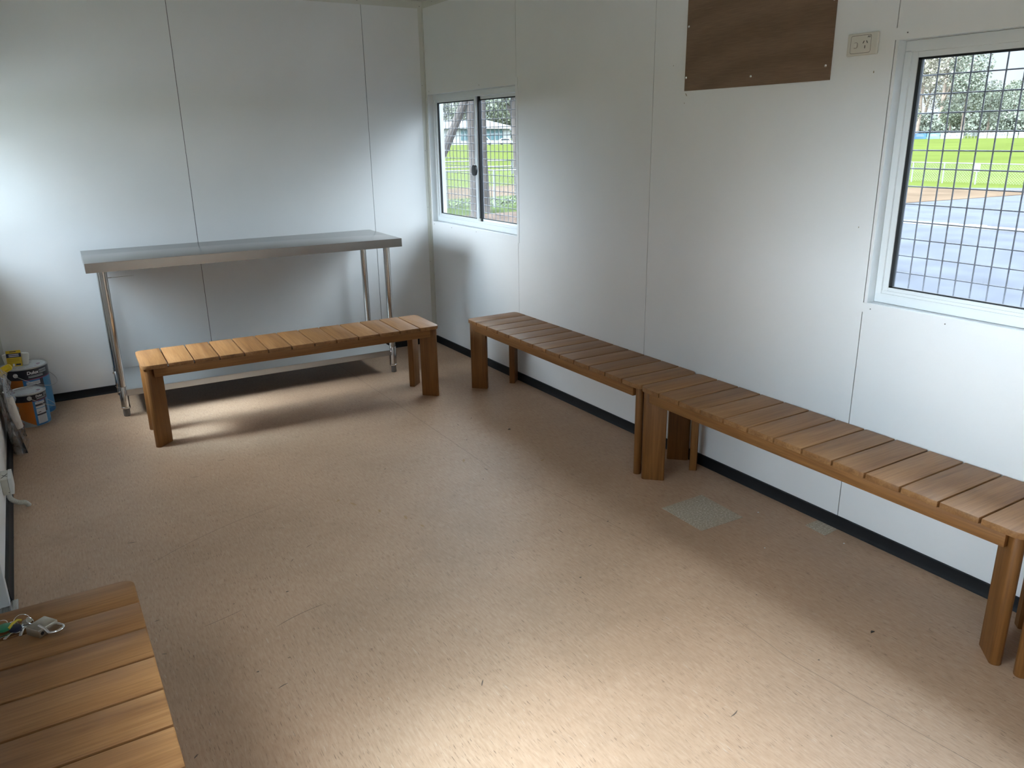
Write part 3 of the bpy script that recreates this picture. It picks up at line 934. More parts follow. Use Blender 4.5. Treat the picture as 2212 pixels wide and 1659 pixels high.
for i in range(61):
    t_ = i / 60 * (len(P) - 1); k = min(int(t_), len(P) - 2); u = t_ - k
    p0, p1, p2, p3 = P[max(k - 1, 0)], P[k], P[k + 1], P[min(k + 2, len(P) - 1)]
    cp.append(.5 * ((2 * p1) + (p2 - p0) * u + (2 * p0 - 5 * p1 + 4 * p2 - p3) * u * u + (3 * p1 - p0 - 3 * p2 + p3) * u ** 3))
q = MB().tube(cp, [.0105 if i % 3 else .0085 for i in range(61)], 16)
tag(q.build('flexible_conduit', M['pipe']), 'grey corrugated conduit running from the junction box into the floor', 'conduit')

# ------------------------------------------------------------------ plywood board and power outlet on the right wall
py = thing('plywood_board', 'bare brown plywood board screwed high on the right wall', 'board', (0, -3.005, 1.69))
y0, y1, z0, z1 = -3.379, -2.632, 1.690, 2.30
q = MB().box(-.0065, -.0002, y0, y1, z0, z1, 0)
pb = q.build('panel', [M['ply']], py, smooth=False)
for (sy, sz) in ((-2.641, 1.744), (-3.008, 1.726), (-3.359, 1.739), (-2.643, 1.948), (-3.370, 1.956), (-3.0, 2.27)):
    q = MB().lathe([(.0, .0012), (.002, .0012), (.0042, .002), (.0055, .0006), (.0055, -.001)], 14, 0, Matrix.Translation((-.0065, sy, sz)) @ Matrix.Rotation(-pi / 2, 4, 'Y'))
    q.build('screw', M['chrome'], py)

ot = thing('power_outlet', 'ivory switched power outlet on the right wall beside the large window', 'power outlet', (0, -3.5025, 1.798))
q = MB().box(-.011, -.0002, -3.562, -3.443, 1.7615, 1.8335, 0, .0045, seg=3)
plate = q.build('cover_plate', M['outlet'], ot)
q = MB()
def rrect(cy, cz, w_, h_, r_, n=6):
    o_ = []
    for (sx_, sz_, a0) in ((1, 1, 0), (-1, 1, pi / 2), (-1, -1, pi), (1, -1, 1.5 * pi)):
        for k in range(n + 1):
            a = a0 + pi / 2 * k / n
            o_.append((cy + sx_ * (w_ / 2 - r_) + r_ * cos(a), cz + sz_ * (h_ / 2 - r_) + r_ * sin(a)))
    return o_
def wallring(mb, outer, inner, x, mi=0):
    n = len(outer)
    for i in range(n):
        j = (i + 1) % n
        mb.poly([(x, *outer[i]), (x, *outer[j]), (x, *inner[j]), (x, *inner[i])][::-1], mi)
wallring(q, rrect(-3.4975, 1.7975, .080, .058, .007), rrect(-3.4975, 1.7975, .0775, .0555, .006), -.0112)
wallring(q, rrect(-3.478, 1.795, .017, .0185, .006), rrect(-3.478, 1.795, .0150, .0165, .005), -.0113)
q.build('joint_line', mat('outlet_shadow_gap', (.10, .085, .065), .8), plate, smooth=False)
q = MB().box(-.0150, -.0108, -3.4850, -3.4710, 1.7875, 1.8025, 0, .0015)
q.build('rocker_switch', M['outlet'], ot)
q = MB()
for (cy, cz, ang) in ((-3.5085, 1.8035, 28), (-3.5215, 1.8035, -28), (-3.5150, 1.7880, 0)):
    q.box(-.0004, .0004, -.0011, .0011, -.0046, .0046, 0, 0, Matrix.Translation((-.0114, cy, cz)) @ Matrix.Rotation(R(ang), 4, 'X'))
q.build('socket_slot', M['black'], ot, smooth=False)
tbm = text_bm('AG', .0085, 0, .0003)
tbm.transform(Matrix.Translation((-.0115, -3.5285, 1.8195)) @ Matrix(((0, 0, -1, 0), (-1, 0, 0, 0), (0, 1, 0, 0), (0, 0, 0, 1))))
q = MB(); q._merge(tbm, 0)
q.build('ink_letters', M['ink'], ot, smooth=False)

# small dirt marks on the wall paint below the board
q = MB()
q.poly([(-.0004, -2.632, 1.682), (-.0004, -2.640, 1.678), (-.0004, -2.646, 1.668), (-.0004, -2.640, 1.670)])
for (yy, zz, s) in ((-3.553, 1.705, .004), (-3.565, 1.18, .003), (-2.63, 1.64, .003), (-2.55, 1.80, .003)):
    q.poly([(-.0004, yy + s * cos(i * pi / 4) * .6, zz + s * sin(i * pi / 4)) for i in range(8)])
q.build('dirt_mark', mat('wall_dirt', (.30, .26, .18), .8), bpy.data.objects['wall_right'], smooth=False)

q = MB()
q.poly([(-2.212, -.0004, .7195), (-2.185, -.0004, .7205), (-2.185, -.0004, .7245), (-2.212, -.0004, .7245)])
q.poly([(-2.185, -.0004, .7215), (-2.06, -.0004, .7225), (-2.06, -.0004, .7235), (-2.185, -.0004, .7240)])
q.build('scrape_mark', bpy.data.materials['wall_dirt'], bpy.data.objects['wall_back'], smooth=False)

# ------------------------------------------------------------------ glue residue squares on the floor
def patch(label, pts):
    q = MB().prism(pts, 0.0, .0012)
    tag(q.build('floor_patch', M['residue'], smooth=False), label, 'floor patch', 'glue residue squares on the vinyl')
patch('speckled grey residue square on the floor in front of the right benches', [(-.478, -3.122), (-.482, -3.358), (-.257, -3.368), (-.248, -3.119)])
patch('faint small residue patch against the right wall skirting', [(-.101, -3.551), (-.106, -3.649), (-.022, -3.644), (-.022, -3.549)])

# ------------------------------------------------------------------ padlock and keys on the left bench
ZB = BH + .0005
pd = thing('padlock', 'open worn brass padlock lying on the left foreground bench', 'padlock', (-2.70, -3.47, ZB))
c0 = Vector((-2.697, -3.470, ZB)); ux = Vector((.60, -.80, 0)).normalized(); uy = Vector((-ux.y, ux.x, 0))
# body: long axis ux (towards the shackle), width uy
Bm = Matrix(((ux.x, uy.x, 0, c0.x), (ux.y, uy.y, 0, c0.y), (0, 0, 1, c0.z), (0, 0, 0, 1)))
q = MB().box(-.023, .020, -.0245, .0245, 0, .0205, 0, .002, Bm)
bd = q.build('body', M['brass'], pd)
q = MB().lathe([(.0, .0004), (.0042, .0004), (.0042, -.001)], 16, 0, Bm @ Matrix.Translation((.0201, -.0165, .0100)) @ Matrix.Rotation(pi / 2, 4, 'Y'))
q.build('shackle_hole', M['black'], bd)
pts = []
for i in range(17):
    a = -pi / 2 + pi * i / 16
    pts.append((.033 + .0165 * cos(a) * 1.15, .0165 * sin(a) + .006, .0105 + .003 * cos(a)))
pts = [(.004, -.0105, .0225), (.021, -.0105, .0180)] + pts + [(.018, .0225, .0105)]
q = MB().tube([Bm @ Vector(p) for p in pts], .0034, 12)
q.build('shackle', M['chrome'], pd)

ky = thing('key_bunch', 'bunch of keys on rings beside the padlock, green and yellow tagged', 'keys', (-2.74, -3.42, ZB))
def ring_pts(c, r_, tilt, n=28, rot=0.0):
    o_ = []
    for i in range(n):
        a = 2 * pi * i / n
        v = Matrix.Rotation(rot, 3, 'Z') @ (Matrix.Rotation(tilt, 3, 'X') @ Vector((r_ * cos(a), r_ * sin(a), 0)))
        o_.append(Vector(c) + v)
    return o_
for (c, r_, tl, rt) in (((-2.738, -3.408, ZB + .008), .016, R(30), .3), ((-2.755, -3.420, ZB + .007), .011, R(35), .9), ((-2.722, -3.420, ZB + .008), .009, R(50), 1.2), ((-2.778, -3.398, ZB + .006), .011, R(25), 0)):
    q = MB().tube(ring_pts(c, r_, tl, 28, rt), .0011, 8, closed=True)
    q.build('split_ring', M['chrome'], ky)
def key(c, ang, z, head_mat, hl=.013, bl=.028, cap=False):
    Mk = Matrix.Translation((c[0], c[1], ZB + z)) @ Matrix.Rotation(ang, 4, 'Z')
    q = MB().box(.006, hl + bl, -.0032, .0032, .0, .0022, 0, .0003, Mk)
    for i in range(5): q.box(hl + .004 + i * .0045, hl + .006 + i * .0045, -.0046, -.003, .0004, .0018, 0, 0, Mk)
    k_ = q.build('key', M['chrome'], ky)
    th = .0055 if cap else .0026
    q = MB(); n = 22
    out_ = [(hl * cos(2 * pi * i / n), hl * .92 * sin(2 * pi * i / n)) for i in range(n)]
    q.prism(out_, -.0006, th, 0, .0012 if cap else .0004, Mk)
    q.build('key_head', head_mat, k_)
grn = mat('green_key_cap', (.012, .20, .09), .35); yel = mat('yellow_tag', (.55, .43, .03), .4); blu = mat('navy_key_cap', (.015, .018, .05), .4)
key((-2.773, -3.426), R(-150), .009, grn, .017, .03, True)
key((-2.752, -3.432), R(-120), .004, blu, .014, .028, True)
key((-2.735, -3.430), R(-100), .002, M['chrome'], .012, .028)
key((-2.745, -3.440), R(-165), .001, M['chrome'], .012, .040)
key((-2.728, -3.418), R(-140), .006, M['brass'], .011, .026)
q = MB().tube([(-2.764, -3.438, ZB + .012), (-2.756, -3.424, ZB + .015), (-2.746, -3.414, ZB + .015), (-2.739, -3.412, ZB + .011)], .003, 8)
q.build('yellow_loop', yel, ky)

# ================================================================== outside
G0 = -.70
M['asphalt'] = mat('worn_asphalt', (.0235, .0255, .033), .8, spec=.12, var=.25, vscale=1.2, bump=.4, bscale=40)
M['sand'] = mat('sandy_verge', (.060, .042, .029), .95, spec=0.0, var=.2, vscale=.7)
M['dirt'] = mat('leaf_litter', (.055, .040, .032), .95, spec=0.0, var=.4, vscale=2.5)
M['grassfar'] = mat('bright_oval_grass', (.040, .049, .012), .95, spec=0.0, var=.14, vscale=.12)
M['grassnear'] = mat('dull_rough_grass', (.030, .040, .014), .95, spec=0.0, var=.5, vscale=1.4)
def ground(name, label, pts, z, m, cat='ground', thick=.05):
    return tag(MB().prism(pts, z - thick, z).build(name, m, smooth=False), label, cat, kind='structure')
ground('ground_oval', 'bright green sports oval seen through the windows', [(-300, -260), (420, -260), (420, 420), (-300, 420)], G0 - .03, M['grassfar'])
ground('ground_yard', 'grey worn asphalt yard outside the large window', [(-2.95, -60), (30.4, -60), (30.6, 9.6), (27.0, 13.8), (14, 9.8), (-2.95, 9.8)], G0, M['asphalt'])
ground('ground_bounce', 'unseen pale ground added outside the left wall to bounce light in', [(-14, -60), (-2.95, -60), (-2.95, -2.9), (-14, -2.9)], G0, mat('pale_bounce_ground', (.36, .35, .33), .85, var=.08, vscale=.6))  # added pale reflector, throws light up through the left windows
ground('ground_verge', 'sandy strip between asphalt and the oval fence', [(20.5, 9.6), (26.5, 8.9), (28.4, 9.86), (27.06, 13.8), (20, 22)], G0 + .012, M['sand'])
ground('ground_litter', 'brown leaf litter under the trees outside the corner window', [(-20, 9.4), (18, 9.4), (18, 15.2), (-20, 15.2)], G0 + .008, M['dirt'])
ground('ground_rough', 'rough darker grass at the foot of the trees', [(-20, 15.2), (24, 15.2), (24, 21.0), (-20, 21.0)], G0 + .004, M['grassnear'])
ground('ground_path', 'pinkish sandy track beyond the chain link fence', [(-20, 21.0), (24, 21.0), (20, 26.5), (-20, 26.5)], G0 + .002, M['sand'])
ground('ground_kerb', 'low grey kerb line crossing the asphalt yard', [(15.75, 6.9), (16.05, 6.9), (16.55, 1.5), (16.25, 1.5)], G0 + .045, mat('kerb_concrete', (.12, .115, .105), .8), 'kerb')
ym = mat('faded_yellow_paint', (.40, .33, .12), .7)
for i, (a, b_) in enumerate((((15.93, 6.22), (15.99, 5.82)), ((16.07, 5.55), (16.16, 5.18)), ((16.20, 4.93), (16.29, 4.58)))):
    A, B = Vector((*a, 0)), Vector((*b_, 0)); d = (B - A).normalized(); s = Vector((-d.y, d.x, 0)) * .10
    q = MB().prism([(A - s)[:2], (B - s)[:2], (B + s)[:2], (A + s)[:2]], G0 + .045, G0 + .050)
    tag(q.build('kerb_marking', ym, smooth=False), ['faded yellow kerb mark nearest the window frame', 'faded yellow kerb mark in the middle of the three', 'faded yellow kerb mark furthest right of the three'][i], 'road marking', 'yellow marks on the kerb')

# fences
M['post'] = mat('white_galvanised_pipe', (.12, .125, .125), .6)
M['chain'] = mat('chain_link_wire', (.085, .09, .085), .6)
def chain_fence(label, A, B, h, posts, pitch=.11, r=.0026):
    A = Vector((*A, G0)); B = Vector((*B, G0)); d = (B - A); Ln = d.length; d.normalize()
    root = thing('chain_link_fence', label, 'fence', A)
    for t_ in posts:
        p = A + d * Ln * t_
        MB().cyl(p + Vector((0, 0, -.05)), p + Vector((0, 0, h)), .028, seg=8).build('post', M['post'], root)
    MB().cyl(A + Vector((0, 0, h)), B + Vector((0, 0, h)), .020, seg=8).build('top_rail', M['post'], root)
    q = MB(); n = int(Ln / pitch)
    for i in range(-int(h / pitch), n):
        s0, s1 = i * pitch, i * pitch + h
        for (u, v) in ((s0, s1), (s1, s0)):
            z_u, z_v = .03, h
            P0, P1 = A + d * u + Vector((0, 0, z_u)), A + d * v + Vector((0, 0, z_v))
            if 0 <= u <= Ln and 0 <= v <= Ln: q.tube([P0, P1], r, 3, caps=False)
    q.build('chain_mesh', M['chain'], root, smooth=False)
    return root
chain_fence('low pipe and mesh fence around the oval beyond the asphalt', (30.95, 17.0), (31.2, 5.5), .80, [.0, .10, .22, .34, .52, .70, .88, 1.0])
chain_fence('chain link fence among the trees outside the corner window', (4.0, 20.5), (16.5, 13.3), 1.16, [0, .2, .4, .505, .7, .85, 1])
rf = thing('white_rail_fence', 'white two rail fence along the near side of the oval', 'fence', (10, 45, G0))
for i in range(14):
    MB().box(-5 + i * 4.0, -4.9 + i * 4.0, 44.95 - i * 1.2, 45.05 - i * 1.2, G0 - .05, .12, 0).build('post', mat('white_rail_paint', (.105, .11, .11), .5) if i == 0 else bpy.data.materials['white_rail_paint'], rf)
for z_ in (-.28, .06):
    MB().cyl((-5, 45, z_), (47, 29.4, z_), .035, seg=8).build('rail', bpy.data.materials['white_rail_paint'], rf)
# small notice on the oval fence
sg = thing('notice_sign', 'small white notice fixed to the oval fence', 'sign', (31.0, 13.12, -.33))
MB().box(31.03, 31.04, 12.98, 13.26, -.22, .09, 0).build('board', mat('notice_white', (.20, .205, .21), .5), sg, smooth=False)
q = MB(); q.box(31.026, 31.03, 13.09, 13.115, -.08, .03, 0, 0, None); q.box(31.026, 31.03, 13.065, 13.09, .0, .03); q.box(31.026, 31.03, 13.115, 13.14, -.10, -.05)
q.build('print', mat('notice_black', (.06, .06, .06), .6), sg, smooth=False)

# advertising boards around the far side of the oval
adw = mat('board_white', (.165, .17, .175), .6); adb = mat('board_blue', (.020, .075, .19), .6); adl = mat('board_pale_blue', (.06, .17, .26), .6); adk = mat('board_print', (.055, .06, .075), .6)
bd_pts = [((165.6, 102.9), (166.1, 102.1), 'w'), ((166.16, 102.02), (167.41, 100.03), 'b'), ((167.45, 99.97), (168.76, 97.82), 'l'), ((168.8, 97.75), (171.03, 93.96), 'w'), ((172.4, 91.5), (173.12, 90.2), 'w'), ((173.16, 90.1), (174.85, 87.0), 'w'), ((174.9, 86.9), (175.72, 85.3), 'w'), ((175.78, 85.2), (177.3, 82.6), 'w'), ((177.4, 82.4), (179.0, 79.0), 'w')]
ad_labels = ['narrow white hoarding at the left end of the row beyond the oval', 'deep blue hoarding on the far side of the oval', 'pale blue hoarding next to the deep blue one',
             'widest white hoarding beside the pale blue one', 'white hoarding just right of the white railing gap', 'long white hoarding second from the railing gap', 'short white hoarding third from the railing gap', 'white hoarding at the right edge of the large window', 'white hoarding past the right edge of the large window']
for (a, b_, c_), lb in zip(bd_pts, ad_labels):
    A, B = Vector((*a, 0)), Vector((*b_, 0)); d = (B - A).normalized(); L_ = (B - A).length; nrm = Vector((d.y, -d.x, 0))
    if nrm.x > 0: nrm = -nrm
    root = thing('advertising_board', lb, 'hoarding', ((A + B) / 2) + Vector((0, 0, G0)), group='hoardings round the oval')
    Mx = Matrix(((d.x, nrm.x, 0, A.x), (d.y, nrm.y, 0, A.y), (0, 0, 1, 0), (0, 0, 0, 1)))
    MB().box(0, L_ - .06, -.05, 0, G0 - .05, .42, 0, 0, Mx).build('panel', {'w': adw, 'b': adb, 'l': adl}[c_], root, smooth=False)
    q = MB()
    rnd = random.Random(lb)
    if c_ == 'w':
        for k in range(int(L_ / .5)): 
            if rnd.random() < .6: q.box(L_ * .1 + k * .42, L_ * .1 + k * .42 + .28, .0, .02, -.22, -.02 + .12 * rnd.random(), 0, 0, Mx)
        q.build('print', adk, root, smooth=False)
    else:
        q.box(L_ * .12, L_ * .8, 0, .02, -.18, -.08, 0, 0, Mx); q.box(L_ * .12, L_ * .7, 0, .02, .06, .16, 0, 0, Mx)
        q.build('print', adw, root, smooth=False)
gt = thing('white_railing', 'white pipe railing in the gap between the hoardings', 'railing', (171.7, 92.7, G0))
for i in range(5):
    q = MB(); x_, y_ = 171.1 + i * .31, 93.8 - i * .55
    q.cyl((x_, y_, G0 - .05), (x_, y_, .35), .04, seg=6); q.build('post', bpy.data.materials['white_rail_paint'], gt)
for z_ in (-.2, .1, .35):
    MB().cyl((171.1, 93.8, z_), (172.34, 91.6, z_), .035, seg=6).build('rail', bpy.data.materials['white_rail_paint'], gt)
q = MB().cyl((165.2, 103.4, G0 - .1), (165.2, 103.4, 27), .34, .26, seg=12)
fp = tag(q.build('light_pole', mat('pale_steel_pole', (.32, .33, .33), .5)), 'tall pale lighting pole behind the hoardings', 'light pole')

# pavilion and cars beyond the oval (corner window)
bl_ = thing('pavilion_building', 'pale low building with white roof and teal windows beyond the oval', 'building', (100, 178, G0))
A, B = Vector((92.0, 182.4, 0)), Vector((106.5, 174.2, 0)); d = (B - A).normalized(); nb = Vector((-d.y, d.x, 0))
Mx = Matrix(((d.x, nb.x, 0, A.x), (d.y, nb.y, 0, A.y), (0, 0, 1, 0), (0, 0, 0, 1))); L_ = (B - A).length
MB().box(0, L_, 0, 9, G0 - .1, 3.3, 0, 0, Mx).build('wall', mat('pale_cladding', (.17, .175, .17), .7), bl_, smooth=False)
q = MB(); q.prism([(-1.2, 3.3), (L_ + 1.4, 3.0), (L_ + 1.4, 3.4), (L_ * .62, 5.3), (-1.2, 5.0)], -1.2, 9.5, 0, 0, Mx @ Matrix(((1, 0, 0, 0), (0, 0, 1, 0), (0, 1, 0, 0), (0, 0, 0, 1))))
q.build('roof', mat('white_metal_roof', (.26, .27, .275), .6), bl_, smooth=False)
for i in range(5):
    u = 4.2 + i * 2.2
    wq = MB().box(u, u + 1.9, -.12, .02, .4, 3.05, 0, 0, Mx).build('window', mat('teal_window', (.035, .075, .085), .3) if i == 0 else bpy.data.materials['teal_window'], bl_, smooth=False)
    q = MB(); q.box(u - .1, u + 2.0, -.16, -.10, 1.75, 1.9, 0, 0, Mx); q.box(u + .9, u + 1.02, -.16, -.10, .4, 3.05, 0, 0, Mx)
    q.build('mullion', adw, wq, smooth=False)
def car(name, label, c, heading, body_prof, wheels, colm, win_prof, width=1.75):
    root = thing(name, label, 'car', (c[0], c[1], G0), heading)
    sw = Matrix(((1, 0, 0, 0), (0, 0, -1, width / 2), (0, 1, 0, 0), (0, 0, 0, 1)))
    MB().prism(body_prof, 0, width, 0, .06, sw).build('body', colm, root, local=True)
    for pr in win_prof: MB().prism(pr, -.01, width + .01, 0, 0, sw).build('window', bpy.data.materials.get('car_glass') or mat('car_glass', (.02, .025, .03), .1), root, smooth=False, local=True)
    for x_ in wheels:
        for s in (-1, 1):
            MB().cyl((x_, s * (width / 2 - .12) - .1, .31), (x_, s * (width / 2 - .12) + .1, .31), .31, seg=18).build('wheel', M['black'], root, local=True)
hd = math.atan2(-1.36, 2.27)
wc = mat('white_car_paint', (.27, .28, .285), .3)
car('hatchback_car', 'white hatchback parked in front of the pavilion', (98.0, 161.7), hd, [(-1.9, .28), (1.95, .28), (2.0, .75), (1.1, .95), (.5, 1.46), (-1.2, 1.46), (-1.95, 1.0)], (-1.2, 1.25), wc, [[(-1.5, 1.0), (.85, 1.0), (.42, 1.38), (-1.1, 1.38)]])
car('utility_truck', 'white utility vehicle parked left of the white hatchback', (93.2, 164.5), hd, [(-2.4, .4), (2.4, .4), (2.4, .95), (1.6, 1.05), (.9, 1.75), (-.4, 1.75), (-.5, 1.05), (-2.4, 1.05)], (-1.5, 1.5), wc, [[(-.3, 1.12), (1.35, 1.12), (.85, 1.66), (-.3, 1.66)]])

# trees
bark = mat('grey_brown_bark', (.036, .029, .025), .95, var=.35, vscale=3, bump=1.0, bscale=9)
bark2 = mat('pale_gum_bark', (.11, .080, .060), .9, var=.35, vscale=1.0)
leafA = mat('grey_green_leaves', (.092, .100, .072), .8, var=.35, vscale=.5)
leafB = mat('brownish_leaves', (.125, .110, .082), .8, var=.35, vscale=.5)
leafC = mat('fresh_green_leaves', (.058, .066, .036), .8, var=.3, vscale=.5)
def foliage_bm(blobs, n, size, seed):
    rnd = random.Random(seed); b = bmesh.new()
    wts = [bl[3] * bl[4] * bl[5] for bl in blobs]
    for i in range(n):
        bl = rnd.choices(blobs, wts)[0]
        while True:
            v = Vector((rnd.uniform(-1, 1), rnd.uniform(-1, 1), rnd.uniform(-1, 1)))
            if .35 < v.length < 1: break
        p = Vector((bl[0] + v.x * bl[3], bl[1] + v.y * bl[4], bl[2] + v.z * bl[5]))
        s = size * rnd.uniform(.5, 1.3)
        a = Vector((rnd.gauss(0, 1), rnd.gauss(0, 1), rnd.gauss(0, .7))).normalized(); c_ = a.orthogonal().normalized()
        c_ = Matrix.Rotation(rnd.uniform(0, 2 * pi), 3, a) @ c_; e = a.cross(c_)
        b.faces.new([b.verts.new(p + c_ * s * x_ + e * s * y_) for x_, y_ in ((-.6, -.2), (.1, -.5), (.6, .1), (-.1, .45))])
    return b
def make_tree(name, label, loc, trunks, blobs, n, size, lm, bm_, group, seed):
    root = thing(name, label, 'tree', loc, 0, group)
    for (pts, rs) in trunks: MB().tube(pts, rs, 10).build('trunk', bm_, root, local=True)
    q = MB(); q._merge(foliage_bm(blobs, n, size, seed), 0); q.build('foliage', lm, root, smooth=False, local=True)
    return root
def at_polar(az, D): return (CP.x + D * cos(R(az)), CP.y + D * sin(R(az)), G0)
GT = 'trees beyond the oval'
tall = make_tree('gum_tree', 'tall brownish gum tree at left of the large window view', at_polar(32.4, 208), [([(0, 0, -.3), (.3, 0, 6), (-.4, .2, 13), (.2, 0, 20)], [.5, .4, .3, .12]), ([(-.1, 0, 7), (2.2, 1, 12), (3.5, 1.5, 17)], [.25, .2, .08])],
    [(0, 0, 18, 5, 5, 5.5), (3, 2, 13.5, 4, 4, 3.5), (-3.5, -2, 14, 4, 4, 3.5), (1, -3, 22, 3.5, 3.5, 3.5), (-1, 3, 9, 3.5, 3.5, 2.2)], 4600, .42, leafB, bark2, GT, 1)
mid_ = make_tree('gum_tree', 'grey green gum tree rising to the sky gap', at_polar(29.9, 214), [([(0, 0, -.3), (-.3, 0, 5), (.4, .2, 11), (.2, 0, 16)], [.45, .36, .25, .1])],
    [(0, 0, 15, 4.6, 4.6, 4.6), (2.6, 1, 10.5, 3.6, 3.6, 3), (-3, -1.5, 11, 3.6, 3.6, 3.2), (0, 2, 7, 4, 4, 2)], 4000, .42, leafA, bark2, GT, 2)
low = make_tree('broad_tree', 'low fresh green bushy tree just right of the light pole', at_polar(33.05, 197), [([(0, 0, -.3), (.1, 0, 2), (0, .1, 4)], [.25, .2, .1])],
    [(0, 0, 5.2, 2.6, 2.6, 2.6), (1.6, .8, 4.0, 1.8, 1.8, 1.6)], 2000, .34, leafC, bark2, GT, 3)
shr = make_tree('shrub', 'dense dark shrub at the foot of the gums beside the light pole', at_polar(33.4, 240), [([(0, 0, -.3), (.1, 0, 1.5)], [.2, .12])],
    [(0, 0, 1.6, 4.2, 3.0, 2.4), (2.2, .5, 2.6, 2.6, 2.4, 2.2), (-2.4, -.5, 2.4, 2.8, 2.4, 2.2), (0, 0, 4.2, 3.0, 2.6, 1.8)], 2600, .55, leafA, bark2, GT, 5)
rt_ = random.Random(8)
spec = [(shr, 31.9, 244, 1.0, 'dense shrub low behind the brown gum trunks'), (shr, 30.4, 240, 1.1, 'dense shrub low between the two taller gums'), (shr, 28.9, 246, 1.05, 'dense shrub low right of the tallest gums'), (shr, 27.4, 242, 1.0, 'dense shrub low under the patch of open sky'), (shr, 25.9, 246, 1.1, 'dense shrub low at the right edge of the large window'), (shr, 24.4, 242, 1.1, None), (shr, 62.9, 236, 1.0, 'dense shrub left of the pavilion'), (shr, 57.9, 236, 1.0, None),
        (tall, 31.2, 212, .98, 'tall brownish gum tree second from the window frame'), (tall, 33.9, 214, .95, None), (mid_, 28.6, 222, .64, 'grey green gum just below the patch of open sky'), (mid_, 27.4, 226, .60, 'lower grey green gum right of the open sky'),
        (mid_, 26.2, 218, .70, 'gum tree at the right edge of the large window'), (low, 30.6, 209, .9, 'green bush in front of the tall gum trunks'), (low, 28.9, 211, 1.25, 'rounded green bush in the middle of the window view'), (low, 27.3, 211, 1.45, 'large green bush below the open sky'), (low, 25.9, 212, 1.4, 'green bush furthest right below the gums'),
        (mid_, 30.4, 236, .9, 'gum tree standing behind the sky edge gum'), (tall, 32.0, 240, .9, 'brown gum tree in the back row beside the pole'),
        (mid_, 24.6, 220, .9, None), (mid_, 22.8, 228, 1.0, None), (tall, 21, 222, .9, None), (mid_, 19, 230, .95, None), (low, 23.6, 205, 1.4, None), (mid_, 35.8, 222, 1.0, None), (tall, 37.6, 226, .95, None), (mid_, 39.6, 220, 1, None), (mid_, 41.8, 226, .9, None), (tall, 44, 228, .9, None), (mid_, 46.5, 224, .95, None), (mid_, 49, 226, .8, None), (low, 51, 225, 1.5, None), (mid_, 53.5, 232, .7, None),
        (mid_, 57.6, 236, .62, None), (low, 59.9, 232, 1.7, 'pale bushy tree behind the pavilion roof'), (low, 58.9, 226, 1.55, 'bushy tree at the right end of the pavilion'), (mid_, 61.9, 238, .7, 'gum tree behind the left end of the pavilion'), (mid_, 63.6, 238, .8, None), (mid_, 66, 236, .9, None)]
placed = [(*at_polar(a_, d_)[:2], r_) for a_, d_, r_ in ((32.4, 208, 7.6), (29.9, 214, 7.6), (33.05, 197, 4.2), (33.4, 240, 6.0))]
for (src, az, D, sc_, lb) in spec:
    r0 = {'gum_tree': 7.6, 'broad_tree': 4.2, 'shrub': 6.0}[src.name.split('.')[0]]
    D0, D1 = D, D                                   # step back until the crowns stand clear of each other
    while D1 < 400:
        k_ = sc_ * D1 / D0; P_ = at_polar(az, D1)
        if all(math.hypot(P_[0] - q_[0], P_[1] - q_[1]) > r0 * k_ + q_[2] for q_ in placed): break
        D1 += 4
    D, sc_ = D1, sc_ * D1 / D0
    placed.append((*at_polar(az, D)[:2], r0 * sc_))
    c = copy_tree(src); c.location = at_polar(az, D); c.rotation_euler = (0, 0, rt_.uniform(0, 6.28)); c.scale = (sc_, sc_, sc_)
    tag(c, lb if lb else 'gum or bush in the tree line hidden beyond the window frames', 'tree', GT)

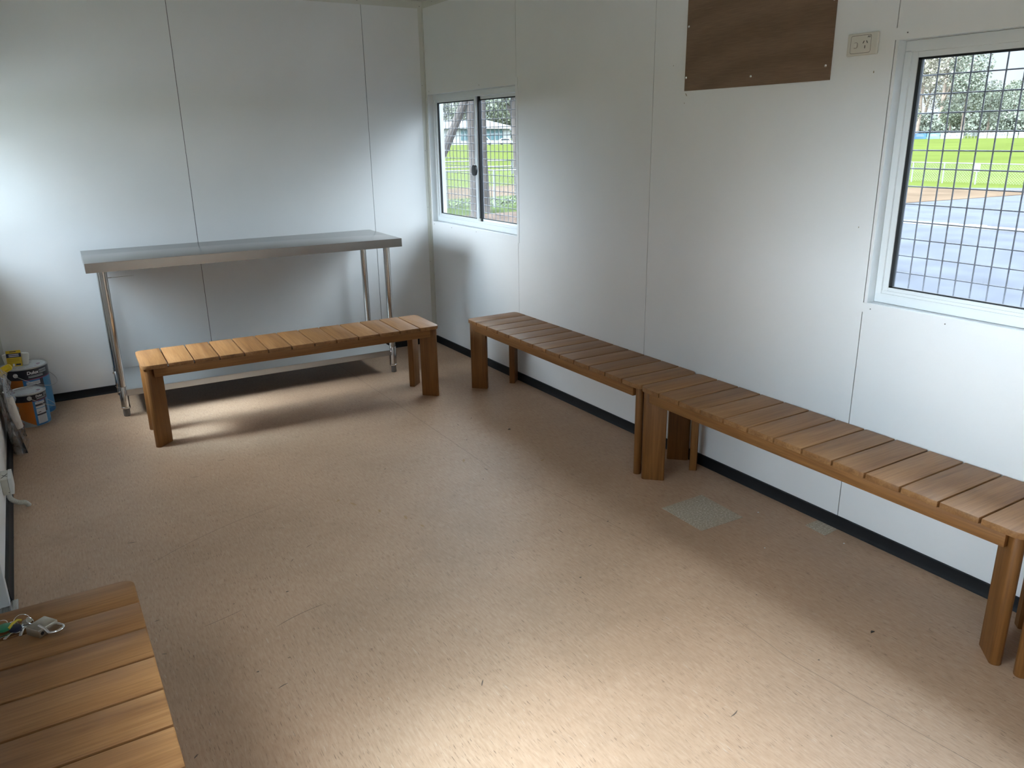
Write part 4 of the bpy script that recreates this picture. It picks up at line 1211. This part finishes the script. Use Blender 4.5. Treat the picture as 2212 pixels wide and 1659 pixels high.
NT_ = 'trees close outside the corner window'
tA = make_tree('leaning_tree', 'rough barked tree with a leaning trunk outside the corner window', (0, 0, 0),
    [([(8.0, 13.93, G0 - .1), (7.98, 13.93, .6), (7.96, 13.95, 2.0), (7.98, 13.94, 3.2), (8.2, 13.8, 5.5)], [.13, .11, .105, .12, .08]),
     ([(6.35, 14.8, G0 - .1), (6.75, 14.6, .1), (7.34, 14.28, 1.21), (7.61, 14.14, 1.85), (7.95, 13.95, 2.7)], [.14, .13, .115, .11, .11])],
    [(8.0, 14.6, 5.4, 2.4, 2.0, 1.5), (6.4, 14.6, 6.2, 2.2, 2.0, 1.6)], 1500, .17, leafA, bark, NT_, 21)
tB = make_tree('slender_tree', 'slender upright trunk tree behind the window latch', (0, 0, 0),
    [([(9.26, 15.5, G0 - .1), (9.23, 15.53, .8), (9.22, 15.52, 2.6), (9.9, 16.2, 5), (10.7, 17.1, 6)], [.12, .095, .085, .06, .04]), ([(9.08, 15.72, G0 - .1), (9.05, 15.74, 1.0), (9.06, 15.74, 2.8), (9.7, 16.6, 5)], [.07, .06, .055, .04])],
    [(10.9, 17.4, 6.2, 1.5, 1.5, 1.4)], 900, .17, leafA, bark, NT_, 22)
tC = make_tree('drooping_tree', 'drooping leafed tree at the right side of the corner window', (0, 0, 0),
    [([(13.25, 20.1, G0 - .1), (13.2, 20.15, 1.2), (13.12, 20.2, 2.4), (13.15, 20.2, 5)], [.16, .13, .12, .08]), ([(13.2, 20.15, 1.9), (12.95, 20.3, 2.5), (12.7, 20.5, 3.2)], [.06, .05, .03])],
    [(12.75, 20.45, 3.15, .75, .6, .75), (12.2, 20.8, 3.4, .5, .5, .5), (13.2, 20.6, 5.2, 1.9, 1.7, 1.3)], 2300, .15, leafA, bark, NT_, 23)
tD = make_tree('feathery_tree', 'feathery pale green tree behind the leaning trunk', (9.5, 24.5, G0),
    [([(0, 0, -.1), (0, .1, 2), (.1, 0, 5)], [.12, .1, .06])], [(-.2, .3, 3.6, 1.1, 1.0, 1.1), (.2, .2, 5.2, 1.3, 1.3, 1.4)], 700, .15, leafC, bark2, NT_, 24)
tg = MB(); tg._merge(foliage_bm([(x_, 18.2 + .35 * math.sin(x_), G0 + .10, 1.0, .5, .14) for x_ in range(-2, 17)], 2600, .09, 31), 0)
tag(tg.build('tussock_grass', mat('tussock_leaf', (.060, .078, .028), .9, var=.3, vscale=3), smooth=False), 'rough tufted grass along the chain link fence', 'grass', kind='stuff')
